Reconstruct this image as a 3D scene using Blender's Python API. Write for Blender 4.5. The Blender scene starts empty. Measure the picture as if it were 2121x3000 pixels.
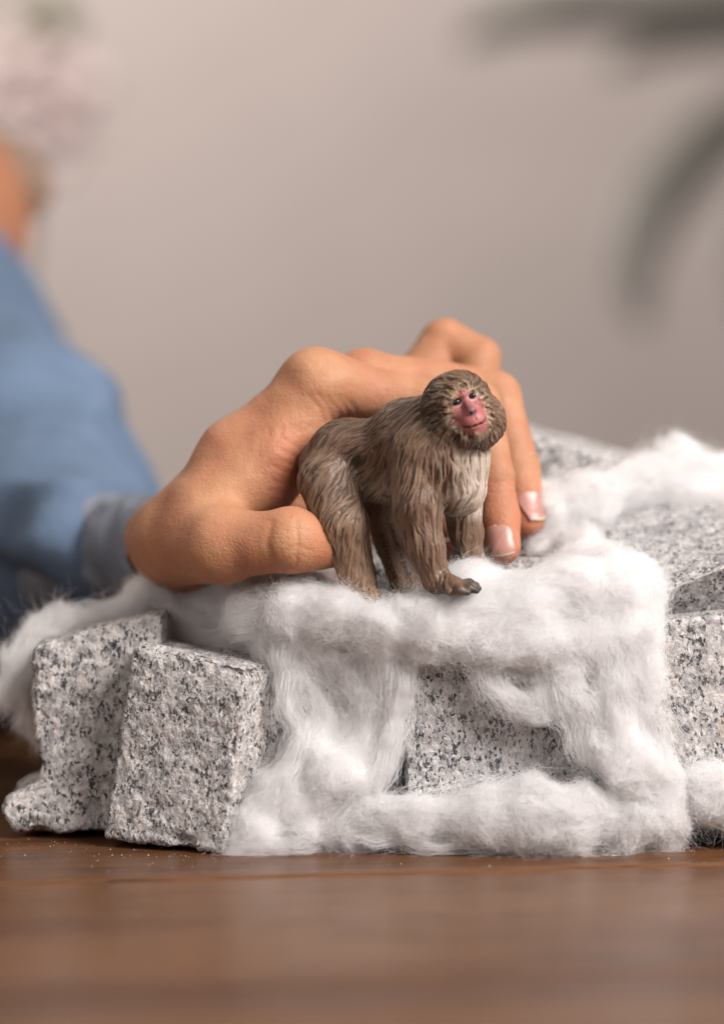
import bpy, math, random
import numpy as np
from mathutils import Vector, Matrix

rng = np.random.default_rng(7)
random.seed(7)
CM = 0.01                       # everything below is laid out in centimetres, meshes are written in metres
scene = bpy.context.scene
COL = scene.collection

# ------------------------------------------------------------------ camera, light, exposure
F_PX = 8180.0                   # focal length in pixels of the 2121x3000 photograph
CAM = np.array([0.0, -60.0, 10.0])
PITCH = math.atan((1500 - 1147) / F_PX)
cd = bpy.data.cameras.new('camera')
cam = bpy.data.objects.new('camera', cd)
COL.objects.link(cam)
cam.location = Vector(CAM * CM)
cam.rotation_euler = (math.pi / 2 - PITCH, 0, 0)
cd.sensor_fit = 'VERTICAL'
cd.sensor_height = 36.0
cd.sensor_width = 36.0 * 2121 / 3000
cd.lens = F_PX / 3000 * 36.0
cd.clip_start = 0.01
cd.clip_end = 20
cd.dof.use_dof = True
cd.dof.focus_distance = 0.611
cd.dof.aperture_fstop = 6.0
scene.camera = cam

world = bpy.data.worlds.new('World')
scene.world = world
world.use_nodes = True
bg = world.node_tree.nodes['Background']
bg.inputs[0].default_value = (0.80, 0.75, 0.73, 1)
bg.inputs[1].default_value = 0.25

def area(name, loc, target, size, power, color, size_y=None):
    l = bpy.data.lights.new(name, 'AREA')
    l.energy = power
    l.color = color
    l.size = size
    if size_y:
        l.shape = 'RECTANGLE'
        l.size_y = size_y
    o = bpy.data.objects.new(name, l)
    o.location = Vector(loc) * CM
    d = (Vector(target) - Vector(loc))
    o.rotation_euler = d.to_track_quat('-Z', 'Y').to_euler()
    COL.objects.link(o)
    return o
area('key_softbox', (78, -58, 78), (0, 3, 5), 0.62, 28.5, (1.0, 0.955, 0.935), 0.62)
area('fill_softbox', (-70, -90, 55), (0, 2, 4), 0.8, 3.6, (1.0, 0.94, 0.91), 0.7)
area('wall_fill_light', (-110, 300, 270), (-70, 520, 40), 1.6, 125.0, (1.0, 0.915, 0.87), 0.6)  # added light that brightens the far wall, not a fixture of the room
area('warm_rim_light', (-45, 60, 95), (-5, 8, 6), 0.5, 3.0, (1.0, 0.88, 0.74), 0.5)  # added light for the warm rim on top of the hand, no window behind it

scene.view_settings.view_transform = 'Standard'
scene.view_settings.look = 'None'
scene.view_settings.exposure = 0.0
scene.view_settings.gamma = 1.0
scene.view_settings.use_curve_mapping = False
scene.render.engine = 'CYCLES'
cy = scene.cycles
cy.max_bounces = 9
cy.diffuse_bounces = 6
cy.glossy_bounces = 4
cy.transmission_bounces = 4
cy.transparent_max_bounces = 16
cy.use_denoising = True
cy.use_adaptive_sampling = True
cy.adaptive_threshold = 0.015
cy.caustics_reflective = False
cy.caustics_refractive = False
try:
    scene.cycles_curves.shape = 'RIBBONS'
    scene.cycles_curves.subdivisions = 2
except Exception:
    pass

# ------------------------------------------------------------------ pixel -> place
_fw = np.array([0, math.cos(PITCH), -math.sin(PITCH)])
_up = np.array([0, math.sin(PITCH), math.cos(PITCH)])
_rt = np.array([1.0, 0, 0])
def W(px, py, Y):
    d = _fw + (px - 1060.5) / F_PX * _rt - (py - 1500) / F_PX * _up
    return CAM + d * ((Y - CAM[1]) / d[1])
def R(r, Y):
    return r * (Y + 60.0) / F_PX

# ------------------------------------------------------------------ numpy noise
def _hash(ix, iy, iz, seed):
    h = (ix.astype(np.uint32) * np.uint32(374761393) + iy.astype(np.uint32) * np.uint32(668265263)
         + iz.astype(np.uint32) * np.uint32(2147483647) + np.uint32((seed * 974711) & 0xffffffff))
    h = (h ^ (h >> np.uint32(13))) * np.uint32(1274126177)
    h = (h ^ (h >> np.uint32(15))) * np.uint32(2246822519)
    h = h ^ (h >> np.uint32(16))
    return h.astype(np.float32) / np.float32(4294967295.0) * 2 - 1
def noise(P, scale, seed=0):
    q = np.asarray(P, dtype=np.float32) / np.float32(scale) + np.float32(seed * 7.31 + 100.0)
    i = np.floor(q).astype(np.int64)
    f = q - i
    f = f * f * f * (f * (f * 6 - 15) + 10)
    x, y, z = i[..., 0], i[..., 1], i[..., 2]
    fx, fy, fz = f[..., 0], f[..., 1], f[..., 2]
    def hh(a, b, c): return _hash(x + a, y + b, z + c, seed)
    x00 = hh(0,0,0) * (1-fx) + hh(1,0,0) * fx
    x10 = hh(0,1,0) * (1-fx) + hh(1,1,0) * fx
    x01 = hh(0,0,1) * (1-fx) + hh(1,0,1) * fx
    x11 = hh(0,1,1) * (1-fx) + hh(1,1,1) * fx
    return (x00 * (1-fy) + x10 * fy) * (1-fz) + (x01 * (1-fy) + x11 * fy) * fz
def fbm(P, scale, octaves=4, seed=0, gain=0.5):
    s = 0; a = 1.0
    for o in range(octaves):
        s = s + a * noise(P, scale / 2 ** o, seed + o * 13)
        a *= gain
    return s
def vnoise(P, scale, seed=0):
    return np.stack([noise(P, scale, seed), noise(P, scale, seed + 51), noise(P, scale, seed + 97)], -1)
def sstep(a, b, x):
    t = np.clip((x - a) / (b - a), 0, 1)
    return t * t * (3 - 2 * t)
def unit(v):
    return v / np.maximum(np.linalg.norm(v, axis=-1, keepdims=True), 1e-9)

# ------------------------------------------------------------------ signed distance fields on a grid
class Field:
    def __init__(self, lo, hi, h, far=1.5):
        self.lo = np.array(lo, float); self.h = h
        self.n = np.ceil((np.array(hi) - self.lo) / h).astype(int) + 1
        self.D = np.full(self.n, far, np.float32)
        self.ax = [self.lo[i] + np.arange(self.n[i]) * h for i in range(3)]
    def _win(self, lo, hi):
        a = np.clip(np.floor((np.array(lo) - self.lo) / self.h).astype(int), 0, self.n - 1)
        b = np.clip(np.ceil((np.array(hi) - self.lo) / self.h).astype(int) + 1, 1, self.n)
        sl = tuple(slice(a[i], b[i]) for i in range(3))
        g = np.meshgrid(*[self.ax[i][a[i]:b[i]].astype(np.float32) for i in range(3)], indexing='ij')
        return sl, g
    def _blend(self, sl, d, k, op='add'):
        c = self.D[sl]
        if op == 'add':
            if k > 0:
                h = np.maximum(k - np.abs(c - d), 0) / k
                self.D[sl] = np.minimum(c, d) - h * h * k * 0.25
            else:
                self.D[sl] = np.minimum(c, d)
        else:                                   # carve
            h = np.maximum(k - np.abs(c + d), 0) / max(k, 1e-6)
            self.D[sl] = np.maximum(c, -d) + h * h * k * 0.25
    def cone(self, a, b, ra, rb, k=0.1, op='add'):
        a = np.array(a, np.float32); b = np.array(b, np.float32)
        m = max(ra, rb) + k + 0.35
        sl, (x, y, z) = self._win(np.minimum(a, b) - m, np.maximum(a, b) + m)
        ab = b - a; L = float(ab @ ab) + 1e-9
        t = np.clip(((x - a[0]) * ab[0] + (y - a[1]) * ab[1] + (z - a[2]) * ab[2]) / L, 0, 1)
        d = np.sqrt((x - a[0] - t * ab[0]) ** 2 + (y - a[1] - t * ab[1]) ** 2 + (z - a[2] - t * ab[2]) ** 2) - (ra + (rb - ra) * t)
        self._blend(sl, d, k, op)
    def ell(self, c, r, B=np.eye(3), k=0.1, op='add'):
        c = np.array(c, np.float32); m = max(r) + k + 0.35
        sl, (x, y, z) = self._win(c - m, c + m)
        q = [(x - c[0]) * B[i][0] + (y - c[1]) * B[i][1] + (z - c[2]) * B[i][2] for i in range(3)]
        k0 = np.sqrt(sum((q[i] / r[i]) ** 2 for i in range(3)))
        k1 = np.sqrt(sum((q[i] / r[i] ** 2) ** 2 for i in range(3))) + 1e-6
        self._blend(sl, k0 * (k0 - 1) / k1, k, op)
    def chain(self, pts, k=0.1, op='add'):
        """pts: (px, py, Y, r_px)"""
        for p, q in zip(pts[:-1], pts[1:]):
            self.cone(W(*p[:3]), W(*q[:3]), R(p[3], p[2]), R(q[3], q[2]), k, op)
    def roughen(self, fn, band=0.6):
        m = np.abs(self.D) < band
        idx = np.argwhere(m)
        P = self.lo + idx * self.h
        self.D[m] += fn(P).astype(np.float32)
    def sample(self, P):
        q = (np.asarray(P) - self.lo) / self.h
        q = np.clip(q, 0, self.n - 1.001)
        i = q.astype(int); f = (q - i).astype(np.float32)
        x, y, z = i[..., 0], i[..., 1], i[..., 2]; D = self.D
        fx, fy, fz = f[..., 0], f[..., 1], f[..., 2]
        c = lambda a, b, e: D[x + a, y + b, z + e]
        return ((c(0,0,0)*(1-fx)+c(1,0,0)*fx)*(1-fy)+(c(0,1,0)*(1-fx)+c(1,1,0)*fx)*fy)*(1-fz) + \
               ((c(0,0,1)*(1-fx)+c(1,0,1)*fx)*(1-fy)+(c(0,1,1)*(1-fx)+c(1,1,1)*fx)*fy)*fz
    def grad(self, P, e=None):
        e = e or self.h * 1.2
        P = np.asarray(P)
        g = np.stack([self.sample(P + np.eye(3)[i] * e) - self.sample(P - np.eye(3)[i] * e) for i in range(3)], -1)
        return unit(g)
    def project(self, P, off=0.0, it=6):
        P = np.array(P, float)
        for _ in range(it):
            P -= self.grad(P) * (self.sample(P) - off)[..., None] * 0.8
        return P
    def mesh(self):
        D = self.D; s = D < 0
        n = D.shape
        cs = np.zeros(tuple(np.array(n) - 1), np.uint8)
        offs = [(a, b, c) for a in (0, 1) for b in (0, 1) for c in (0, 1)]
        for (a, b, c) in offs:
            cs += s[a:n[0]-1+a, b:n[1]-1+b, c:n[2]-1+c]
        act = np.argwhere((cs > 0) & (cs < 8))
        vid = np.full(cs.shape, -1, np.int64)
        vid[act[:, 0], act[:, 1], act[:, 2]] = np.arange(len(act))
        V = np.zeros((len(act), 3)); cnt = np.zeros(len(act))
        cv = {o: D[act[:, 0]+o[0], act[:, 1]+o[1], act[:, 2]+o[2]] for o in offs}
        for o in offs:
            for ax in range(3):
                if o[ax] == 0:
                    o2 = list(o); o2[ax] = 1; o2 = tuple(o2)
                    a, b = cv[o], cv[o2]
                    m = (a < 0) != (b < 0)
                    t = np.where(m, a / np.where(m, a - b, 1), 0)
                    p = np.tile(np.array(o, float), (len(act), 1)); p[:, ax] += t
                    V[m] += p[m]; cnt[m] += 1
        V = (act + V / np.maximum(cnt, 1)[:, None]) * self.h + self.lo
        F = []
        for ax in range(3):
            u, v = (ax + 1) % 3, (ax + 2) % 3
            sl0 = [slice(None)] * 3; sl1 = [slice(None)] * 3
            sl0[ax] = slice(0, n[ax] - 1); sl1[ax] = slice(1, n[ax])
            a = s[tuple(sl0)]; b = s[tuple(sl1)]
            e = np.argwhere(a != b)
            ok = (e[:, u] > 0) & (e[:, v] > 0) & (e[:, u] < n[u] - 1) & (e[:, v] < n[v] - 1)
            e = e[ok]
            ins = a[e[:, 0], e[:, 1], e[:, 2]]
            def cell(du, dv):
                q = e.copy(); q[:, u] -= du; q[:, v] -= dv
                return vid[q[:, 0], q[:, 1], q[:, 2]]
            quad = np.stack([cell(1, 1), cell(0, 1), cell(0, 0), cell(1, 0)], 1)
            quad[~ins] = quad[~ins][:, ::-1]
            F.append(quad)
        return V, np.concatenate(F)

# ------------------------------------------------------------------ object helpers
def new_mesh(name, V, F, mat, smooth=True, colors=None):
    me = bpy.data.meshes.new(name)
    V = np.asarray(V, np.float32) * CM
    if isinstance(F, np.ndarray):
        k = F.shape[1]
        me.vertices.add(len(V)); me.vertices.foreach_set('co', V.ravel())
        me.loops.add(F.size); me.loops.foreach_set('vertex_index', F.astype(np.int32).ravel())
        me.polygons.add(len(F)); me.polygons.foreach_set('loop_start', np.arange(len(F), dtype=np.int32) * k)
        me.update(calc_edges=True)
    else:
        me.from_pydata([tuple(v) for v in V], [], F)
    if smooth:
        me.polygons.foreach_set('use_smooth', np.ones(len(me.polygons), bool))
    if colors is not None:
        for nm, c in colors.items():
            at = me.color_attributes.new(nm, 'FLOAT_COLOR', 'POINT')
            c4 = np.ones((len(V), 4), np.float32); c4[:, :c.shape[1]] = c
            at.data.foreach_set('color', c4.ravel())
    me.materials.append(mat)
    me.validate()
    me.update()
    return me
def link(name, data, parent=None, label=None, cat=None, group=None, kind=None):
    o = bpy.data.objects.new(name, data)
    COL.objects.link(o)
    if parent is not None: o.parent = parent
    if label: o['label'] = label
    if cat: o['category'] = cat
    if group: o['group'] = group
    if kind: o['kind'] = kind
    return o
def vnormals(V, F):
    a = V[F[:, 2]] - V[F[:, 0]]; b = V[F[:, 3 % F.shape[1]]] - V[F[:, 1]]
    n = np.cross(a, b); N = np.zeros_like(V)
    for i in range(F.shape[1]): np.add.at(N, F[:, i], n)
    return unit(N)
def smooth_values(F, val, it=1):
    n = len(val)
    for _ in range(it):
        s = np.zeros_like(val); c = np.zeros(n)
        for i in range(4):
            j = (i + 1) % 4
            np.add.at(s, F[:, i], val[F[:, j]]); np.add.at(c, F[:, i], 1)
            np.add.at(s, F[:, j], val[F[:, i]]); np.add.at(c, F[:, j], 1)
        val = 0.4 * val + 0.6 * s / np.maximum(c, 1).reshape([-1] + [1] * (val.ndim - 1))
    return val

# ------------------------------------------------------------------ materials
class Mat:
    def __init__(self, name):
        self.m = bpy.data.materials.new(name); self.m.use_nodes = True
        self.nt = self.m.node_tree
        self.b = self.nt.nodes['Principled BSDF']
    def n(self, t, **kw):
        x = self.nt.nodes.new(t)
        for k, v in kw.items():
            if k.startswith('i_'):
                key = k[2:]
                x.inputs[int(key) if key.isdigit() else key].default_value = v
            else:
                setattr(x, k, v)
        return x
    def l(self, a, b): self.nt.links.new(a, b)
    def set(self, **kw):
        for k, v in kw.items():
            self.b.inputs[k.replace('_', ' ')].default_value = v
    def coord(self, kind='Object'):
        return self.n('ShaderNodeTexCoord').outputs[kind]
    def noise(self, co, scale, detail=4, rough=0.5):
        x = self.n('ShaderNodeTexNoise', i_Scale=scale, i_Detail=detail, i_Roughness=rough)
        self.l(co, x.inputs['Vector']); return x
    def ramp(self, fac, stops, interp='LINEAR'):
        r = self.n('ShaderNodeValToRGB'); r.color_ramp.interpolation = interp
        e = r.color_ramp.elements
        while len(e) < len(stops): e.new(0.5)
        for i, (p, c) in enumerate(stops):
            e[i].position = p
            e[i].color = (c, c, c, 1) if not isinstance(c, tuple) else (*c, 1)
        self.l(fac, r.inputs[0]); return r.outputs[0]
    def mix(self, fac, a, b, mode='MIX'):
        x = self.n('ShaderNodeMix', data_type='RGBA', blend_type=mode)
        for sock, v in ((x.inputs[0], fac), (x.inputs[6], a), (x.inputs[7], b)):
            if hasattr(v, 'is_output'): self.l(v, sock)
            elif isinstance(v, tuple): sock.default_value = (*v, 1)
            else: sock.default_value = v
        return x.outputs[2]
    def math(self, op, a, b=0.0, clamp=False):
        x = self.n('ShaderNodeMath', operation=op, use_clamp=clamp)
        for i, v in enumerate((a, b)):
            if hasattr(v, 'is_output'): self.l(v, x.inputs[i])
            else: x.inputs[i].default_value = v
        return x.outputs[0]
    def bump(self, h, dist, strength=1.0):
        x = self.n('ShaderNodeBump', i_Strength=strength, i_Distance=dist)
        self.l(h, x.inputs['Height']); self.l(x.outputs[0], self.b.inputs['Normal']); return x
    def color(self, c): self.l(c, self.b.inputs['Base Color'])

def mat_granite(name, tint=(1, 1, 1), dark=0.5):
    m = Mat(name); co0 = m.coord()
    oi = m.n('ShaderNodeObjectInfo'); sh = m.n('ShaderNodeVectorMath', operation='SCALE'); sh.inputs['Scale'].default_value = 0.7
    cx = m.n('ShaderNodeCombineXYZ'); [m.l(oi.outputs['Random'], cx.inputs[k]) for k in range(3)]
    m.l(cx.outputs[0], sh.inputs[0])
    sc = m.n('ShaderNodeVectorMath', operation='SCALE'); m.l(co0, sc.inputs[0]); m.l(m.math('ADD', m.math('MULTIPLY', oi.outputs['Random'], 0.40), 1.0), sc.inputs['Scale'])
    ad = m.n('ShaderNodeVectorMath', operation='ADD'); m.l(sc.outputs[0], ad.inputs[0]); m.l(sh.outputs[0], ad.inputs[1])
    co = ad.outputs[0]
    mp = m.n('ShaderNodeMapping'); mp.inputs['Scale'].default_value = (1.1, 1.0, 0.72); mp.inputs['Rotation'].default_value = (0.1, 0.25, 0.2); m.l(co, mp.inputs[0])
    wob = m.noise(co, 1300, 3)
    add = m.n('ShaderNodeVectorMath', operation='MULTIPLY_ADD')
    m.l(wob.outputs['Color'], add.inputs[0]); add.inputs[1].default_value = (0.0013,) * 3; m.l(mp.outputs[0], add.inputs[2])
    co2 = add.outputs[0]
    v1 = m.n('ShaderNodeTexVoronoi', i_Scale=880.0); m.l(co2, v1.inputs['Vector'])
    v2 = m.n('ShaderNodeTexVoronoi', i_Scale=1450.0); m.l(co2, v2.inputs['Vector'])
    sep = m.n('ShaderNodeSeparateColor'); m.l(v1.outputs['Color'], sep.inputs[0])
    base = m.ramp(sep.outputs[0], [(0.0, (0.40, 0.39, 0.39)), (0.25, (0.56, 0.54, 0.53)), (0.5, (0.66, 0.64, 0.625)),
                                   (0.72, (0.72, 0.665, 0.63)), (0.86, (0.76, 0.75, 0.74)), (1.0, (0.62, 0.56, 0.52))])
    # quartz: cloudy grey grains
    qz = m.noise(co, 260, 3, 0.6)
    base = m.mix(m.ramp(qz.outputs[0], [(0.48, 0.0), (0.62, 0.6)]), base, (0.30, 0.295, 0.295))
    # biotite: black flecks gathered in clusters
    clus = m.noise(co, 210, 3, 0.65)
    sep2 = m.n('ShaderNodeSeparateColor'); m.l(v2.outputs['Color'], sep2.inputs[0])
    thr = m.ramp(clus.outputs[0], [(0.38, 0.99), (0.50, 0.92 - 0.16 * dark), (0.64, 0.55 - 0.16 * dark)])
    fleck = m.math('MULTIPLY', m.math('SUBTRACT', sep2.outputs[1], thr), 16.0, True)
    fine = m.noise(co2, 900, 2, 0.5)
    fleck = m.math('MULTIPLY', fleck, m.ramp(fine.outputs[0], [(0.34, 0.05), (0.56, 0.95)]), True)
    sm = m.noise(co2, 1500, 1)
    fleck2 = m.ramp(sm.outputs[0], [(0.70, 0.0), (0.74, 0.8)])
    fleck = m.math('MAXIMUM', fleck, fleck2, True)
    base = m.mix(fleck, base, (0.036, 0.037, 0.041))
    rust = m.noise(co, 60, 3, 0.6)
    base = m.mix(m.ramp(rust.outputs[0], [(0.70, 0.0), (0.80, 0.5)]), base, (0.62, 0.42, 0.25))
    base = m.mix(1.0, base, tint, 'MULTIPLY')
    m.color(base)
    rg = m.ramp(sep.outputs[2], [(0.0, 0.22), (0.12, 0.35), (0.2, 0.6), (1.0, 0.75)])
    m.l(rg, m.b.inputs['Roughness'])
    hN = m.noise(co, 700, 5, 0.65)
    h = m.math('ADD', m.math('MULTIPLY', sep.outputs[1], 0.5), hN.outputs[0])
    m.bump(h, 0.0009, 0.9)
    return m.m
M_GRANITE = mat_granite('granite_speckled', (0.88, 0.86, 0.85), 1.1)
M_GRANITE2 = mat_granite('granite_dense_speckle', (0.90, 0.90, 0.91), 1.35)

def mat_skin():
    m = Mat('skin'); co = m.coord()
    blotch = m.noise(co, 70, 3, 0.55)
    c = m.mix(m.ramp(blotch.outputs[0], [(0.35, 0.0), (0.65, 1.0)]), (0.405, 0.178, 0.092), (0.49, 0.240, 0.125))
    red = m.noise(co, 190, 4, 0.65)
    c = m.mix(m.ramp(red.outputs[0], [(0.48, 0.0), (0.68, 0.40)]), c, (0.44, 0.145, 0.088))
    at = m.n('ShaderNodeVertexColor', layer_name='flush')
    s = m.n('ShaderNodeSeparateColor'); m.l(at.outputs[0], s.inputs[0])
    c = m.mix(s.outputs[0], c, (0.52, 0.165, 0.085))
    c = m.mix(s.outputs[1], c, (0.62, 0.36, 0.18))
    m.color(c)
    m.set(Roughness=0.47, Subsurface_Weight=0.20, Subsurface_Scale=0.0035)
    m.b.inputs['Subsurface Radius'].default_value = (1.0, 0.42, 0.25)
    m.b.inputs['Specular IOR Level'].default_value = 0.42
    # fine skin relief: criss-cross creases and pores
    v = m.n('ShaderNodeTexVoronoi', i_Scale=950.0, feature='DISTANCE_TO_EDGE')
    mp = m.n('ShaderNodeMapping'); mp.inputs['Scale'].default_value = (0.8, 1.0, 1.25); mp.inputs['Rotation'].default_value = (0.3, 0.5, 0.7)
    m.l(co, mp.inputs[0])
    wob = m.noise(co, 300, 3)
    add = m.n('ShaderNodeVectorMath', operation='MULTIPLY_ADD')
    m.l(wob.outputs['Color'], add.inputs[0]); add.inputs[1].default_value = (0.002,) * 3; m.l(mp.outputs[0], add.inputs[2])
    m.l(add.outputs[0], v.inputs['Vector'])
    creases = m.ramp(v.outputs['Distance'], [(0.0, 0.0), (0.12, 1.0)])
    por = m.noise(co, 1300, 3, 0.6)
    rel_ = m.noise(co, 330, 5, 0.7)
    h = m.math('ADD', m.math('MULTIPLY', creases, 0.22), m.math('ADD', por.outputs[0], m.math('MULTIPLY', rel_.outputs[0], 2.2)))
    m.bump(h, 0.00020, 0.7)
    rr = m.noise(co, 400, 3)
    m.l(m.ramp(rr.outputs[0], [(0.3, 0.50), (0.7, 0.68)]), m.b.inputs['Roughness'])
    return m.m
M_SKIN = mat_skin()

def mat_nail():
    m = Mat('fingernail'); 
    at = m.n('ShaderNodeVertexColor', layer_name='paint')
    m.color(at.outputs[0])
    m.set(Roughness=0.36, Subsurface_Weight=0.25, Subsurface_Scale=0.002)
    m.b.inputs['Coat Weight'].default_value = 0.1
    m.b.inputs['Coat Roughness'].default_value = 0.2
    return m.m
M_NAIL = mat_nail()

def mat_fur():
    m = Mat('painted_figurine'); co = m.coord()
    at = m.n('ShaderNodeVertexColor', layer_name='paint')
    g = m.noise(co, 500, 3, 0.6)
    c = m.mix(m.ramp(g.outputs[0], [(0.3, 0.12), (0.7, 0.0)]), at.outputs[0], (0.10, 0.065, 0.045))
    m.color(c)
    m.set(Roughness=0.42)
    m.b.inputs['Specular IOR Level'].default_value = 0.38
    r = m.noise(co, 240, 3, 0.6)
    m.l(m.ramp(r.outputs[0], [(0.35, 0.36), (0.65, 0.60)]), m.b.inputs['Roughness'])
    h = m.noise(co, 1100, 3, 0.6)
    m.bump(h.outputs[0], 0.00012, 0.5)
    return m.m
M_FUR = mat_fur()

def mat_simple(name, col, rough=0.5, bump=None, spec=0.5, var=0.0, vscale=50):
    m = Mat(name)
    m.set(Roughness=rough); m.b.inputs['Specular IOR Level'].default_value = spec
    co = m.coord()
    if var:
        nz = m.noise(co, vscale, 4, 0.6)
        lo = tuple(x * (1 - var) for x in col); hi = tuple(min(1, x * (1 + var)) for x in col)
        m.color(m.mix(m.ramp(nz.outputs[0], [(0.3, 0.0), (0.7, 1.0)]), lo, hi))
    else:
        m.b.inputs['Base Color'].default_value = (*col, 1)
    if bump:
        h = m.noise(co, bump[0], 4, 0.6); m.bump(h.outputs[0], bump[1], 0.7)
    return m.m
M_EYE = mat_simple('eye_gloss', (0.012, 0.012, 0.016), 0.08)
M_IMPRINT = mat_simple('moulded_lettering', (0.035, 0.022, 0.016), 0.5, var=0.2, vscale=300)
M_SWEATER = mat_simple('blue_knit', (0.135, 0.192, 0.282), 0.9, (900, 0.0008), 0.2, 0.16, 45)
M_CUFF = mat_simple('grey_knit_cuff', (0.21, 0.23, 0.275), 0.9, (900, 0.0006), 0.2, 0.15, 60)
M_HAIR = mat_simple('brown_hair', (0.30, 0.20, 0.145), 0.6, (600, 0.001), 0.4, 0.3, 120)
M_WALL = mat_simple('plaster_wall', (0.50, 0.44, 0.412), 0.85, (60, 0.001), 0.2, 0.03, 3)
M_LEAF = mat_simple('dark_leaf', (0.40, 0.375, 0.33), 0.5, None, 0.4, 0.25, 30)
M_LEAF2 = mat_simple('green_leaf', (0.15, 0.20, 0.075), 0.5, None, 0.4, 0.25, 30)
M_PETAL = mat_simple('pink_petal', (0.66, 0.53, 0.505), 0.7, None, 0.3, 0.12, 20)
M_STEM = mat_simple('plant_stem', (0.16, 0.11, 0.07), 0.7, None, 0.3, 0.2, 60)

def mat_cotton():
    m = Mat('cotton_wadding'); co = m.coord()
    m.b.inputs['Base Color'].default_value = (0.94, 0.93, 0.925, 1)
    m.set(Roughness=0.95)
    m.b.inputs['Specular IOR Level'].default_value = 0.0
    h = m.noise(co, 700, 5, 0.7)
    m.bump(h.outputs[0], 0.0006, 0.6)
    return m.m
M_COTTON = mat_cotton()
def mat_fibre():
    m = Mat('cotton_fibre'); nt = m.nt
    d = m.n('ShaderNodeBsdfDiffuse'); d.inputs[0].default_value = (0.945, 0.935, 0.93, 1)
    t = m.n('ShaderNodeBsdfTranslucent'); t.inputs[0].default_value = (0.945, 0.935, 0.93, 1)
    mx = m.n('ShaderNodeMixShader', i_0=0.45)
    m.l(d.outputs[0], mx.inputs[1]); m.l(t.outputs[0], mx.inputs[2])
    out = [n for n in nt.nodes if n.type == 'OUTPUT_MATERIAL'][0]
    m.l(mx.outputs[0], out.inputs[0])
    nt.nodes.remove(m.b)
    return m.m
M_FIBRE = mat_fibre()

def mat_wood():
    m = Mat('table_wood'); co = m.coord()
    inf = m.n('ShaderNodeObjectInfo')
    mp = m.n('ShaderNodeMapping'); mp.inputs['Scale'].default_value = (1.0, 14.0, 14.0)
    addv = m.n('ShaderNodeVectorMath', operation='MULTIPLY_ADD')
    comb = m.n('ShaderNodeCombineXYZ'); m.l(inf.outputs['Random'], comb.inputs[0]); m.l(inf.outputs['Random'], comb.inputs[1])
    m.l(comb.outputs[0], addv.inputs[0]); addv.inputs[1].default_value = (3.0, 5.0, 1.0); m.l(co, addv.inputs[2])
    m.l(addv.outputs[0], mp.inputs[0])
    g1 = m.noise(mp.outputs[0], 7, 6, 0.62)
    g2 = m.noise(mp.outputs[0], 34, 5, 0.6)
    c = m.ramp(g1.outputs[0], [(0.30, (0.0426, 0.0179, 0.0091)), (0.47, (0.0744, 0.0311, 0.0155)), (0.60, (0.1064, 0.0464, 0.0219)), (0.75, (0.1453, 0.0649, 0.0271))])
    c = m.mix(m.ramp(g2.outputs[0], [(0.42, 0.45), (0.56, 0.0)]), c, (0.0319, 0.0133, 0.0071))
    mpb = m.n('ShaderNodeMapping'); mpb.inputs['Scale'].default_value = (1.0, 9.0, 9.0); m.l(addv.outputs[0], mpb.inputs[0])
    g3 = m.noise(mpb.outputs[0], 3.2, 3, 0.55)
    c = m.mix(m.ramp(g3.outputs[0], [(0.42, 0.0), (0.58, 0.9)]), c, (0.1667, 0.0741, 0.0297))
    c = m.mix(0.35, c, m.mix(inf.outputs['Random'], (0.0531, 0.0238, 0.0136), (0.1418, 0.0582, 0.0233)))
    m.color(c)
    mpc = m.n('ShaderNodeMapping'); mpc.inputs['Scale'].default_value = (6.0, 90.0, 90.0); m.l(addv.outputs[0], mpc.inputs[0])
    g4 = m.noise(mpc.outputs[0], 12, 3, 0.6)
    c = m.mix(m.ramp(g4.outputs[0], [(0.56, 0.0), (0.64, 0.75)]), c, (0.0229, 0.0107, 0.0062))
    m.color(c)
    m.l(m.ramp(g2.outputs[0], [(0.3, 0.38), (0.7, 0.26)]), m.b.inputs['Roughness'])
    m.b.inputs['Specular IOR Level'].default_value = 0.24
    m.bump(g2.outputs[0], 0.0003, 0.25)
    return m.m
M_WOOD = mat_wood()

# ------------------------------------------------------------------ the setting: wall, table
def grid_plane(p0, u, v, nu=1, nv=1):
    V = []; F = []
    for j in range(nv + 1):
        for i in range(nu + 1):
            V.append(np.array(p0) + np.array(u) * i / nu + np.array(v) * j / nv)
    for j in range(nv):
        for i in range(nu):
            a = j * (nu + 1) + i
            F.append([a, a + 1, a + nu + 2, a + nu + 1])
    return np.array(V), np.array(F)
V, F = grid_plane((-600, 520, -75), (1200, 0, 0), (0, 0, 700))
link('wall', new_mesh('wall', V, F, M_WALL, False), kind='structure')

def box(lo, hi, bev=0.0):
    """bevelled box as verts + quads/ngons (python lists)"""
    import bmesh
    bm = bmesh.new(); bmesh.ops.create_cube(bm, size=1.0)
    c = (np.array(lo) + np.array(hi)) / 2; s = np.array(hi) - np.array(lo)
    for v in bm.verts: v.co = Vector((v.co.x * s[0] + c[0], v.co.y * s[1] + c[1], v.co.z * s[2] + c[2]))
    if bev: bmesh.ops.bevel(bm, geom=bm.edges[:], offset=bev, segments=3, affect='EDGES', profile=0.6)
    bm.verts.index_update()
    V = np.array([v.co[:] for v in bm.verts]); F = [[v.index for v in f.verts] for f in bm.faces]
    bm.free(); return V, F
table = link('wooden_table', None, label='dark brown varnished plank table under the stone pile', cat='table')
ang = math.radians(9.5)
PW = 10.6
pv, pf = box((-75, 0.04, -2.6), (75, PW - 0.04, 0.0), 0.2)
plank_me = new_mesh('plank', pv, pf, M_WOOD, False)
ca, sa = math.cos(ang), math.sin(ang)
for i in range(-3, 4):
    p = link('plank', plank_me, table)
    y0 = -2.35 + i * PW
    p.location = Vector((-sa * y0, ca * y0, (0.0, -0.02, 0.0, -0.015)[i % 4])) * CM
    p.rotation_euler = (0, 0, ang)

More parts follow.
